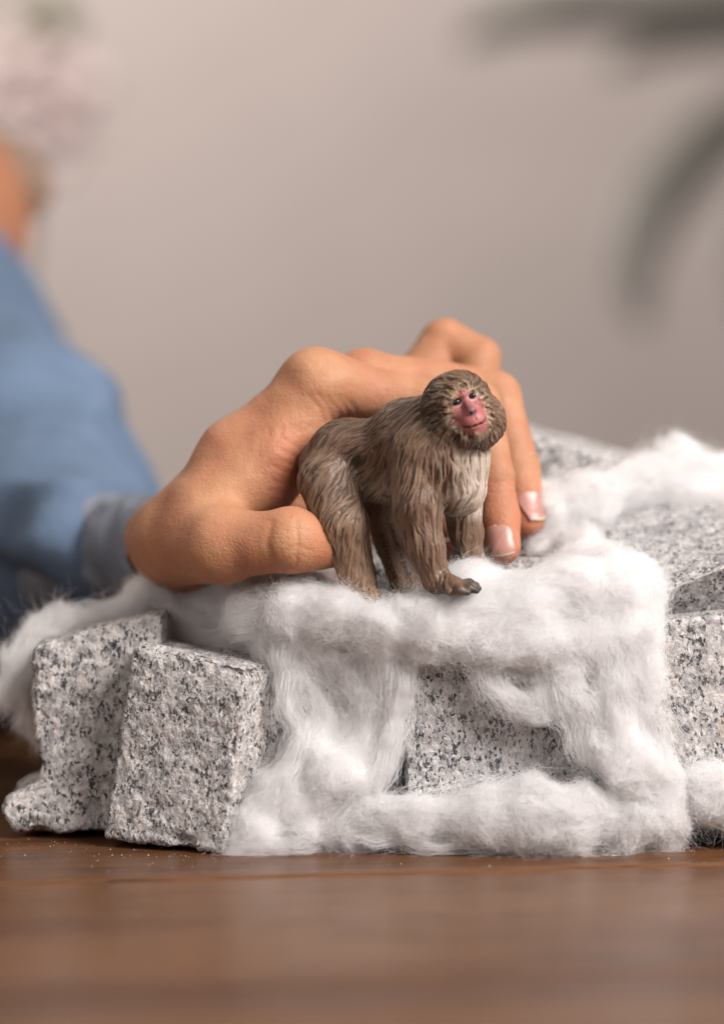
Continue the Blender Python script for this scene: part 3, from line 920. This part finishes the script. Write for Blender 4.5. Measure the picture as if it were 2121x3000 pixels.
kn = np.exp(-(((PX - 935) / 70) ** 2 + ((PY - 1045) / 50) ** 2)) + np.exp(-(((PX - 850) / 60) ** 2 + ((PY - 1575) / 60) ** 2)) + \
     np.exp(-(((PX - 660) / 90) ** 2 + ((PY - 1430) / 60) ** 2)) * 0.8
flush[:, 1] = np.clip(kn * 0.32, 0, 1)
# forearm, shoulder, neck and head (out of focus, mostly under the sweater) continue the same body mesh
bf = Field(np.array([-48, 10, -14.0]), np.array([10, 64, 34.0]), 0.45, 6.0)
MB = bf.chain
MB([(260, 1570, 14, 130), (60, 1430, 25, 230), (-300, 1080, 36, 280)], 1.0)
MB([(-300, 1080, 36, 280), (-460, 1000, 40, 360), (-420, 1700, 40, 900)], 2.0)
MB([(-450, 900, 41, 280), (-250, 650, 42, 300), (-560, 300, 42, 330)], 2.0)
bf.ell(W(-860, 40, 40), [7.6, 9.0, 10.5], np.eye(3), 2.0)
bf.ell(W(-800, 300, 37), [5.0, 5.2, 4.6], np.eye(3), 2.0)
bV, bF = bf.mesh()
allV = np.concatenate([hV2, bV]); allF = np.concatenate([hF, bF + len(hV2)])
fl = np.concatenate([flush, np.tile([[0.15, 0, 0]], (len(bV), 1))])
link('body', new_mesh('person_body', allV, allF, M_SKIN, True, {'flush': fl}), person)
# fingernails, laid on the finger surface
def nail(cx, cy, Y, w, l, tilt, nrm):
    n = unit(np.array(nrm, float)); c = W(cx, cy, Y)
    al = np.array([math.sin(tilt), 0, -math.cos(tilt)]); al = unit(al - n * (al @ n)); sd = np.cross(n, al)
    if sd[0] < 0: sd = -sd
    nu, nv = 22, 26; Vs = []; cs = []
    for j in range(nv + 1):
        v = -1 + 2 * j / nv
        ww = (1 - abs(v) ** 3.2) ** 0.5 if v < 0 else (1 - (v * 0.80) ** 5) ** 0.5
        for i in range(nu + 1):
            u = -1 + 2 * i / nu
            edge = v + (-0.10 * u * u if v > 0 else 0)
            Vs.append(c + sd * (u * ww * w * S) + al * (edge * l * S) + n * 0.25)
            lun = max(0, 1 - ((u / 0.75) ** 2 + ((v + 0.95) / 0.5) ** 2))
            free = 1.0 if v > 0.86 else 0.0
            rim = sstep(0.8, 1.0, abs(u))
            cc = np.array([0.50, 0.23, 0.185]) * (1 - 0.5 * lun) + np.array([0.58, 0.36, 0.30]) * 0.5 * lun
            cc = cc * (1 - free) + np.array([0.78, 0.62, 0.50]) * free
            cs.append(cc)
    Vs = np.array(Vs)
    for _ in range(40):         # slide inwards until the finger is met
        s_ = hf.sample(Vs); Vs -= n * np.maximum(s_ - 0.012, -0.02)[:, None] * 0.6
    vv = np.array([-1 + 2 * (k // (nu + 1)) / nv for k in range(len(Vs))])
    Vs += n * (0.030 * sstep(0.2, 1.0, vv))[:, None]
    Fs = [[j * (nu + 1) + i, j * (nu + 1) + i + 1, (j + 1) * (nu + 1) + i + 1, (j + 1) * (nu + 1) + i] for j in range(nv) for i in range(nu)]
    Fs = np.array(Fs)
    N_ = vnormals(Vs, Fs)
    if (N_.mean(0) @ n) < 0: Fs = Fs[:, ::-1]
    me = new_mesh('fingernail', Vs, Fs, M_NAIL, True, {'paint': np.array(cs)})
    o = link('fingernail', me, person)
    md = o.modifiers.new('thickness', 'SOLIDIFY'); md.thickness = 0.00022; md.offset = 1.0
    return o
nail(1466, 1583, 2.4, 43, 47, 0.10, (0.22, -0.95, 0.10))
nail(1566, 1482, 4.1, 38, 45, 0.12, (0.62, -0.75, 0.12))

# sweater: sleeve, shoulder, torso in one knitted piece, folded cuff
sf = Field(np.array([-46, 6, -16.0]), np.array([12, 66, 30.0]), 0.33, 6.0)
MS = sf.chain
MS([(250, 1600, 10.0, 170), (150, 1570, 14, 265), (55, 1510, 20, 425), (-170, 1290, 30, 425), (-390, 1150, 36, 440)], 1.2)
MS([(150, 1690, 13, 140), (0, 1800, 20, 230), (-200, 1900, 27, 330)], 1.2)
MS([(-400, 1160, 36, 430), (-560, 1150, 40, 520)], 1.5)
MS([(-420, 1100, 40, 560), (-420, 2600, 42, 800)], 2.5)
sf.cone(W(-480, 860, 40), W(-470, 800, 40), 4.6, 4.2, 1.5)
sf.roughen(lambda P: 0.6 * noise(P * [1, 1, 1.6], 5.5, 41) + 0.9 * (np.abs(noise(P * [0.7, 1, 1.5] + 0.8 * vnoise(P, 3.0, 46), 3.4, 42)) - 0.25), 2.0)
sV, sF = sf.mesh(); sV = smooth_values(sF, sV, 1)
sweater = link('sweater', new_mesh('sweater', sV, sF, M_SWEATER), person)
cf = Field(W(50, 1850, 6) + [-2, 0, -1], W(620, 1330, 16) + [0.5, 3, 1], 0.09)
for k in range(2):
    cf.chain([(482 - 160 * k, 1605 + 8 * k, 6.9 + 2.9 * k, 140 + 26 * k), (360 - 140 * k, 1615, 9.6 + 2.8 * k, 170 + 30 * k)], 0.05)
cf.chain([(560, 1590, 4.2, 116), (455, 1592, 7.6, 120)], 0.1, 'carve')
cf.chain([(640, 1590, 3.0, 190), (540, 1592, 5.4, 175)], 0.1, 'carve')
cf.roughen(lambda P: 0.14 * noise(P, 1.2, 44) + 0.16 * (np.abs(noise(P * [1.5, 1.5, 0.6], 0.9, 45)) - 0.3), 0.5)
cV, cF = cf.mesh(); cV = smooth_values(cF, cV, 1)
link('cuff', new_mesh('cuff', cV, cF, M_CUFF), sweater, label='greyish folded cuff at the wrist')
# hair, a bob reaching the jaw
hh = Field(np.array([-50, 22, 8.0]), np.array([-2, 58, 44.0]), 0.4, 6.0)
hh.ell(W(-880, -40, 42), [9.3, 10.2, 11.5], np.eye(3), 1.0)
hh.chain([(-420, 160, 44, 200), (-150, 430, 44, 110), (40, 520, 43, 85), (105, 565, 43, 60)], 1.2)
hh.ell(W(-920, 150, 28), [7.5, 8.5, 9.5], np.eye(3), 0.5, 'carve')
hh.roughen(lambda P: 0.35 * noise(P * [1.6, 1.6, 0.25], 1.3, 61), 1.2)
gV, gF = hh.mesh()
link('hair', new_mesh('hair', gV, gF, M_HAIR), person)

# ------------------------------------------------------------------ cotton wool
def cotton(name, label, paths, bounds, n_fib, h=0.07, k=0.20, seed=0, amp=1.0, wisps=()):
    lo = np.min([W(p[0], p[1], p[2]) - R(p[3], p[2]) for P in paths for p in P], 0) - 0.7
    hi = np.max([W(p[0], p[1], p[2]) + R(p[3], p[2]) for P in paths for p in P], 0) + 0.7
    f = Field(lo, hi, h)
    segs = []
    for P in paths:
        f.chain(P, k)
        for p, q in zip(P[:-1], P[1:]): segs.append((W(*p[:3]), W(*q[:3])))
    def billow(X):
        X = X + 0.35 * vnoise(X, 0.9, seed + 8)
        return amp * (0.26 * noise(X, 1.15, seed + 1) + 0.13 * (np.abs(noise(X, 0.62, seed + 2)) - 0.3) + 0.05 * noise(X, 0.26, seed + 3)) + 0.12
    f.roughen(billow, 0.9)
    V, F = f.mesh()
    V[:, 2] = np.maximum(V[:, 2], 0.03)
    N = vnormals(V, F)
    root = link(name, new_mesh(name, V, F, M_COTTON), label=label, cat='cotton wool', group='white cotton wool strewn over the stones')
    A = np.array([s[0] for s in segs]); AB = np.array([s[1] for s in segs]) - A
    def flow(P):                # carded fibres run along the nearest strand of the wad, swirled
        best = np.full(len(P), 1e9); out = np.zeros_like(P)
        for a, ab in zip(A, AB):
            t = np.clip(((P - a) @ ab) / (ab @ ab + 1e-9), 0, 1)
            d = np.linalg.norm(P - a - t[:, None] * ab, axis=1)
            m = d < best; best[m] = d[m]; out[m] = ab
        return unit(unit(out) + 1.7 * vnoise(P, 0.9, seed + 5) + 1.1 * vnoise(P, 0.3, seed + 6))
    pool = np.nonzero(N[:, 1] < 0.55)[0]
    def grow(count, kids, npts, step, offs, rise, curl, stick, spread, rad, tag):
        ids = rng.choice(pool, count)
        o = offs(count)
        p = V[ids] + N[ids] * o[:, None] + rng.normal(0, h * 0.5, (count, 3))
        d = flow(p); d = unit(d * rng.choice([-1, 1], (count, 1)) + rng.normal(0, curl, (count, 3)))
        G = np.zeros((count, npts, 3))
        st = step * rng.uniform(0.5, 1.4, (count, 1))
        bend = rng.normal(0, 1, (count, 3))
        for i in range(npts):
            G[:, i] = p
            d = unit(d + bend * curl * 0.35 + rng.normal(0, curl * 0.6, (count, 3)))
            p = p + d * st
            if stick > 0:
                g = f.grad(p); s_ = f.sample(p)
                p = p - g * ((s_ - o - rise * (i / npts)) * stick)[:, None]
        out = np.repeat(G, kids, axis=0)
        n = count * kids
        if kids > 1:            # a lock: neighbours travel with their guide, fanning out and crossing
            o1 = rng.normal(0, spread, (n, 1, 3)); o2 = rng.normal(0, spread, (n, 1, 3))
            t = np.linspace(0, 1, npts)[None, :, None]
            out = out + o1 * (1 - t) + o2 * t + rng.normal(0, 0.006, (n, npts, 3))
            out = out + (rng.uniform(-0.5, 0.5, (n, 1, 1)) * step * npts * 0.5) * unit(G[:, -1] - G[:, 0]).repeat(kids, 0)[:, None]
        out = out.astype(np.float32)
        out[..., 2] = np.maximum(out[..., 2], 0.012)
        hc = bpy.data.hair_curves.new(tag)
        hc.add_curves([npts] * n)
        hc.attributes['position'].data.foreach_set('vector', (out * CM).ravel())
        ra = hc.attributes.get('radius') or hc.attributes.new('radius', 'FLOAT', 'POINT')
        prof = np.ones((n, npts), np.float32); prof[:, -1] = 0.4; prof[:, 0] = 0.4
        ra.data.foreach_set('value', (prof * rad * CM * rng.uniform(0.6, 1.2, (n, 1))).astype(np.float32).ravel())
        hc.materials.append(M_FIBRE)
        link('fibres', hc, root, kind='stuff')
    grow(n_fib // 8, 12, 9, 0.105, lambda c: rng.uniform(-0.02, 0.10, c), 0.02, 0.26, 0.55, 0.065, 0.0015, 'matted_locks')
    grow(int(n_fib * 0.45), 1, 9, 0.09, lambda c: rng.exponential(0.06, c), 0.08, 0.24, 0.25, 0, 0.0012, 'surface_fibres')
    grow(int(n_fib * 0.12), 1, 10, 0.08, lambda c: rng.exponential(0.06, c), 0.0, 0.30, 0.0, 0, 0.0009, 'flyaway_fibres')
    for path, spread, count in wisps:       # thin veils: loose fibres drawn out along a line, nothing solid beneath
        Pp = np.array([W(*p[:3]) for p in path]); sp = np.array([R(spread, p[2]) for p in path])
        m = len(path); npts = 10
        t0 = rng.uniform(-0.1, 0.85, count); ln = rng.uniform(0.10, 0.36, count)
        tt = np.clip(t0[:, None] + ln[:, None] * np.linspace(0, 1, npts)[None], 0, 1) * (m - 1.0001)
        k0 = tt.astype(int); fr_ = (tt - k0)[..., None]
        sm = fr_ * fr_ * (3 - 2 * fr_)
        base_ = Pp[k0] * (1 - fr_) + Pp[k0 + 1] * fr_
        o1 = rng.normal(0, 1, (count, 1, 3)) * [1, 0.35, 1]; o2 = o1 + rng.normal(0, 0.7, (count, 1, 3)) * [1, 0.35, 1]
        u = np.linspace(0, 1, npts)[None, :, None]
        pts = base_ + (o1 * (1 - u) + o2 * u) * R(spread, 1.0)
        pts = pts + 0.16 * vnoise(pts.reshape(-1, 3), 0.8, seed + 71).reshape(count, npts, 3) + 0.06 * vnoise(pts.reshape(-1, 3), 0.3, seed + 72).reshape(count, npts, 3) + np.cumsum(rng.normal(0, 0.014, (count, npts, 3)), 1)
        pts[..., 2] = np.abs(pts[..., 2] - 0.012) + 0.012
        hc = bpy.data.hair_curves.new('veil_fibres'); hc.add_curves([npts] * count)
        hc.attributes['position'].data.foreach_set('vector', (pts * CM).astype(np.float32).ravel())
        ra = hc.attributes.get('radius') or hc.attributes.new('radius', 'FLOAT', 'POINT')
        ra.data.foreach_set('value', np.repeat(0.0016 * CM * rng.uniform(0.6, 1.3, count), npts).astype(np.float32))
        hc.materials.append(M_FIBRE)
        link('fibres', hc, root, kind='stuff')
    return root

cotton('cotton_tuft', 'long cotton rope lying over the leftmost granite block', [
    [(10, 2050, 3.8, 42), (60, 1980, 4.2, 52), (130, 1880, 4.6, 50), (200, 1836, 4.7, 44), (310, 1806, 4.8, 48), (420, 1775, 4.8, 54), (500, 1790, 4.9, 58), (570, 1850, 4.5, 58),
     (650, 1890, 4.0, 48), (740, 1880, 3.4, 44)],
    [(15, 2060, 3.8, 36), (60, 2090, 4.0, 24)], [(90, 2020, 4.6, 50), (110, 2180, 4.8, 26)],
    [(480, 1800, 6.8, 70), (640, 1780, 7.2, 80), (800, 1760, 6.8, 80)]], None, 26000, seed=100, wisps=[
    ([(0, 2080, 3.5), (60, 1980, 3.6), (170, 1850, 4.0), (330, 1800, 4.2), (480, 1780, 4.4)], 24, 1200),
    ([(480, 1790, 4.2), (600, 1870, 3.8), (720, 1880, 3.2), (800, 1830, 2.4)], 34, 1600)])
cotton('cotton_tuft', 'large cotton sheet under the monkey hanging down between the granite blocks', [
    [(730, 1800, 2.3, 64), (860, 1806, 1.5, 82), (1000, 1815, 1.0, 72), (1120, 1840, 0.75, 72), (1250, 1835, 0.65, 78), (1400, 1815, 0.6, 80), (1550, 1790, 0.8, 100), (1700, 1770, 1.1, 115), (1810, 1750, 1.5, 110)],
    [(950, 1800, 1.9, 50), (1120, 1805, 2.0, 46), (1300, 1800, 2.1, 46), (1480, 1765, 2.3, 60)],
    [(1365, 1715, 1.25, 40), (1410, 1704, 1.35, 52), (1450, 1735, 1.4, 50), (1520, 1730, 1.4, 60)],
    [(1610, 1720, 2.0, 60), (1690, 1680, 2.5, 66), (1760, 1700, 2.2, 80)],
    [(1810, 1750, 1.5, 105), (1850, 1870, 1.0, 78), (1860, 1990, 0.8, 66), (1850, 2070, 0.7, 60)],
    [(810, 1850, 1.9, 72), (890, 1980, 1.75, 92), (950, 2110, 1.65, 98), (920, 2240, 1.35, 112), (850, 2360, 0.85, 116), (770, 2440, 0.35, 70), (690, 2488, 0.1, 28)],
    [(960, 1860, 1.5, 96), (1050, 1980, 1.65, 108), (1070, 2090, 1.6, 108), (1045, 2200, 1.35, 102), (985, 2310, 0.95, 104), (900, 2420, 0.45, 82)],
    [(1040, 2160, 1.2, 40), (1080, 2060, 1.0, 50), (1040, 1990, 1.1, 44)],
    [(1120, 1850, 0.9, 70), (1140, 1980, 1.0, 44), (1150, 2100, 1.0, 30)],
    [(1240, 1850, 0.6, 60), (1420, 1870, 0.55, 62), (1600, 1880, 0.6, 80), (1720, 1880, 0.8, 90)],
    [(1560, 1965, 0.8, 34), (1640, 1960, 0.8, 50)],
    [(1490, 2045, 0.6, 18), (1545, 2062, 0.55, 26), (1610, 2035, 0.55, 34), (1655, 1960, 0.6, 54), (1690, 1900, 0.8, 66)],
    [(1650, 1960, 0.5, 36), (1695, 2080, 0.35, 30), (1755, 2190, 0.3, 34), (1840, 2290, 0.25, 48), (1930, 2370, 0.3, 46), (1985, 2405, 0.5, 26)],
    [(1770, 1900, 0.8, 70), (1800, 2010, 0.6, 66), (1830, 2130, 0.5, 60), (1870, 2230, 0.45, 58), (1930, 2310, 0.5, 54)]], None, 90000, seed=200, wisps=[
    ([(1330, 1900, 0.45), (1430, 1930, 0.4), (1450, 2010, 0.35), (1520, 2075, 0.3), (1610, 2060, 0.35), (1670, 1980, 0.4)], 22, 2000),
    ([(1250, 1890, 0.5), (1400, 1905, 0.5), (1550, 1940, 0.45), (1690, 1970, 0.4)], 24, 1400),
    ([(1620, 1930, 0.3), (1680, 2060, 0.2), (1760, 2190, 0.1), (1880, 2320, 0.1), (1990, 2410, 0.3)], 34, 2600),
    ([(1780, 1860, 0.3), (1850, 2000, 0.2), (1900, 2120, 0.2), (1930, 2260, 0.3)], 36, 1800),
    ([(830, 1900, 0.9), (860, 2030, 0.8), (880, 2150, 0.6), (810, 2330, 0.1), (690, 2480, -0.1)], 20, 900),
    ([(1150, 1880, 0.5), (1172, 2000, 0.5), (1165, 2130, 0.5), (1110, 2280, 0.3), (1000, 2420, 0.2)], 20, 2200),
    ([(720, 1815, 1.6), (900, 1800, 1.0), (1100, 1830, 0.6), (1300, 1810, 0.5), (1500, 1790, 0.6), (1700, 1720, 1.2)], 24, 1600),
    ([(650, 2495, -0.2), (780, 2485, -0.2), (930, 2470, -0.1)], 20, 500)])
cotton('cotton_tuft', 'cotton roll lying on the table along the middle block', [
    [(1010, 2440, 0.6, 30), (1070, 2410, 0.6, 48), (1140, 2380, 0.6, 62)],
    [(1130, 2385, 0.5, 56), (1240, 2402, 0.35, 74), (1400, 2392, 0.2, 82), (1550, 2376, 0.2, 90), (1690, 2386, 0.2, 82), (1830, 2405, 0.3, 64), (1960, 2432, 0.7, 34)]], None, 34000, seed=300, wisps=[
    ([(980, 2450, 0.3), (1120, 2400, 0.1), (1300, 2360, 0.2), (1500, 2330, 0.2), (1700, 2340, 0.1)], 30, 1500),
    ([(1050, 2470, 0.0), (1250, 2475, -0.1), (1500, 2468, -0.1), (1750, 2465, 0.0), (1980, 2440, 0.5)], 16, 900)])
cotton('cotton_tuft', 'small cotton clump at the bottom right corner of the pile', [
    [(1985, 2300, 1.0, 44), (2060, 2330, 0.9, 84), (2160, 2350, 1.0, 92)]], None, 9000, seed=400)
cotton('cotton_tuft', 'cotton strip along the back of the right granite slab', [
    [(1480, 1560, 5.4, 60), (1590, 1520, 5.0, 76), (1690, 1490, 5.2, 64), (1800, 1450, 6.6, 56), (1920, 1410, 7.4, 56), (1985, 1350, 7.8, 62), (2080, 1385, 7.8, 66), (2170, 1400, 7.8, 80)],
    [(1950, 1430, 7.0, 36), (2060, 1450, 6.8, 36), (2170, 1450, 6.8, 40)],
    [(1570, 1610, 3.6, 34), (1640, 1590, 3.8, 54), (1700, 1600, 3.4, 50)],
    [(1560, 1470, 7.2, 40), (1640, 1480, 7.2, 46)]], None, 26000, seed=500, wisps=[
    ([(1560, 1500, 4.6), (1700, 1460, 4.8), (1850, 1430, 6.2), (2000, 1400, 6.8), (2140, 1430, 7.0)], 44, 2600),
    ([(1900, 1440, 6.4), (2020, 1480, 6.2), (2140, 1480, 6.2)], 30, 1400)])
cotton('cotton_tuft', 'shaded cotton wisp under the thumb, left of the hind foot', [
    [(660, 1745, 3.6, 46), (760, 1730, 3.0, 44), (870, 1730, 2.6, 42), (960, 1740, 2.2, 40)]], None, 8000, seed=600)

# ------------------------------------------------------------------ blurred plants in front of the wall
def blade(parent, name, pts, mat, nx=6):
    """leaf: centre line (px,py,Y,halfwidth cm), folded along its midrib"""
    C_ = [W(*p[:3]) for p in pts]; Vs = []; Fs = []
    m = len(pts)
    for i in range(m):
        d = unit(C_[min(i + 1, m - 1)] - C_[max(i - 1, 0)]); s_ = unit(np.cross(d, np.array([0, 1.0, 0.25])))
        nn = np.cross(s_, d)
        for j in range(nx + 1):
            u = -1 + 2 * j / nx
            Vs.append(C_[i] + s_ * u * pts[i][3] + nn * (abs(u) * 0.35 * pts[i][3]))
    for i in range(m - 1):
        for j in range(nx):
            a = i * (nx + 1) + j; Fs.append([a, a + 1, a + nx + 2, a + nx + 1])
    o = link(name, new_mesh(name, np.array(Vs), np.array(Fs), mat), parent)
    md = o.modifiers.new('thickness', 'SOLIDIFY'); md.thickness = 0.0006
    return o
def tube(parent, name, pts, mat, n=8):
    Vs = []; Fs = []
    for i, p in enumerate(pts):
        c = W(*p[:3])
        for j in range(n):
            a = 2 * math.pi * j / n
            Vs.append(c + np.array([math.cos(a), math.sin(a), 0]) * p[3])
    for i in range(len(pts) - 1):
        for j in range(n):
            Fs.append([i * n + j, i * n + (j + 1) % n, (i + 1) * n + (j + 1) % n, (i + 1) * n + j])
    return link(name, new_mesh(name, np.array(Vs), np.array(Fs), mat), parent)
p1 = link('house_plant', None, label='dark arching house plant leaves blurred at the upper right', cat='plant')
tube(p1, 'stem', [(2500, 3400, 323, 3.48), (2480, 1500, 323, 3.20), (2450, 200, 323, 2.61), (2420, -250, 323, 2.03)], M_STEM)
blade(p1, 'leaf', [(2450, 200, 323, 0.87), (2250, 300, 300, 3.75), (2080, 430, 285, 4.86), (1950, 560, 274, 4.84), (1880, 690, 266, 3.70), (1860, 820, 262, 2.55), (1885, 960, 262, 0.57)], M_LEAF)
blade(p1, 'leaf', [(2430, -150, 323, 1.17), (2200, -60, 338, 6.41), (1950, -40, 353, 7.61), (1700, -20, 369, 7.05), (1480, 40, 380, 4.42), (1350, 130, 384, 0.88)], M_LEAF)
blade(p1, 'leaf', [(2430, -100, 323, 1.17), (2260, 0, 380, 7.07), (2100, 60, 399, 7.70), (1900, 120, 418, 4.76), (1780, 210, 429, 0.89)], M_LEAF)
blade(p1, 'leaf', [(2440, 300, 323, 1.17), (2330, 420, 285, 4.58), (2240, 700, 270, 5.13), (2220, 1000, 262, 0.85)], M_LEAF)
p2 = link('flowering_plant', None, label='pale pink blossom with green leaves blurred at the upper left', cat='plant')
tube(p2, 'stem', [(-60, 3600, 410, 1.9), (-10, 1200, 410, 1.5), (90, 420, 410, 1.2), (120, 60, 410, 0.5)], M_STEM)
rp = random.Random(11)
for i in range(44):
    a = rp.uniform(0, 2 * math.pi); r_ = 160 * math.sqrt(rp.random())
    cx, cy_ = 105 + r_ * math.cos(a), 290 + 1.25 * r_ * math.sin(a)
    t = rp.uniform(0, 2 * math.pi); L = rp.uniform(45, 80); yy = 405 + rp.uniform(-3, 3)
    blade(p2, 'petal', [(cx, cy_, yy, 0.7), (cx + L * .5 * math.cos(t), cy_ + L * .5 * math.sin(t), yy - 0.6, rp.uniform(2.2, 3.5)), (cx + L * math.cos(t), cy_ + L * math.sin(t), yy - 0.6, 0.8)], M_PETAL, 4)
for (a, b) in (((70, 110), (170, 20)), ((120, 110), (230, 60)), ((90, 100), (60, 0)), ((130, 90), (150, -30))):
    mx, my_ = (a[0] + b[0]) / 2, (a[1] + b[1]) / 2
    blade(p2, 'leaf', [(*a, 410, 0.15), (mx, my_, 406, 3.4), (*b, 404, 0.4)], M_LEAF2, 4)

# ------------------------------------------------------------------ stone grit on the table
gv = []; gf = []
for i in range(150):
    gx, gy = W(rc.uniform(-20, 700), 2480, 0)[0], rc.gauss(0.2, 1.1)
    if i % 3 == 0: gx, gy = rc.uniform(-7, 8), rc.uniform(-2.2, 0.2)
    r_ = rc.uniform(0.006, 0.022); a0 = rc.uniform(0, 6.28); b = len(gv)
    for k in range(4): gv.append((gx + r_ * math.cos(a0 + k * 1.57) * rc.uniform(.6, 1.2), gy + r_ * math.sin(a0 + k * 1.57), 0.001))
    gv.append((gx, gy, r_ * rc.uniform(0.6, 1.3)))
    gf += [[b + k, b + (k + 1) % 4, b + 4] for k in range(4)]
link('stone_grit', new_mesh('stone_grit', np.array(gv), gf, M_GRANITE, False), label='fine pale stone grit scattered on the table before the blocks', cat='grit', kind='stuff')
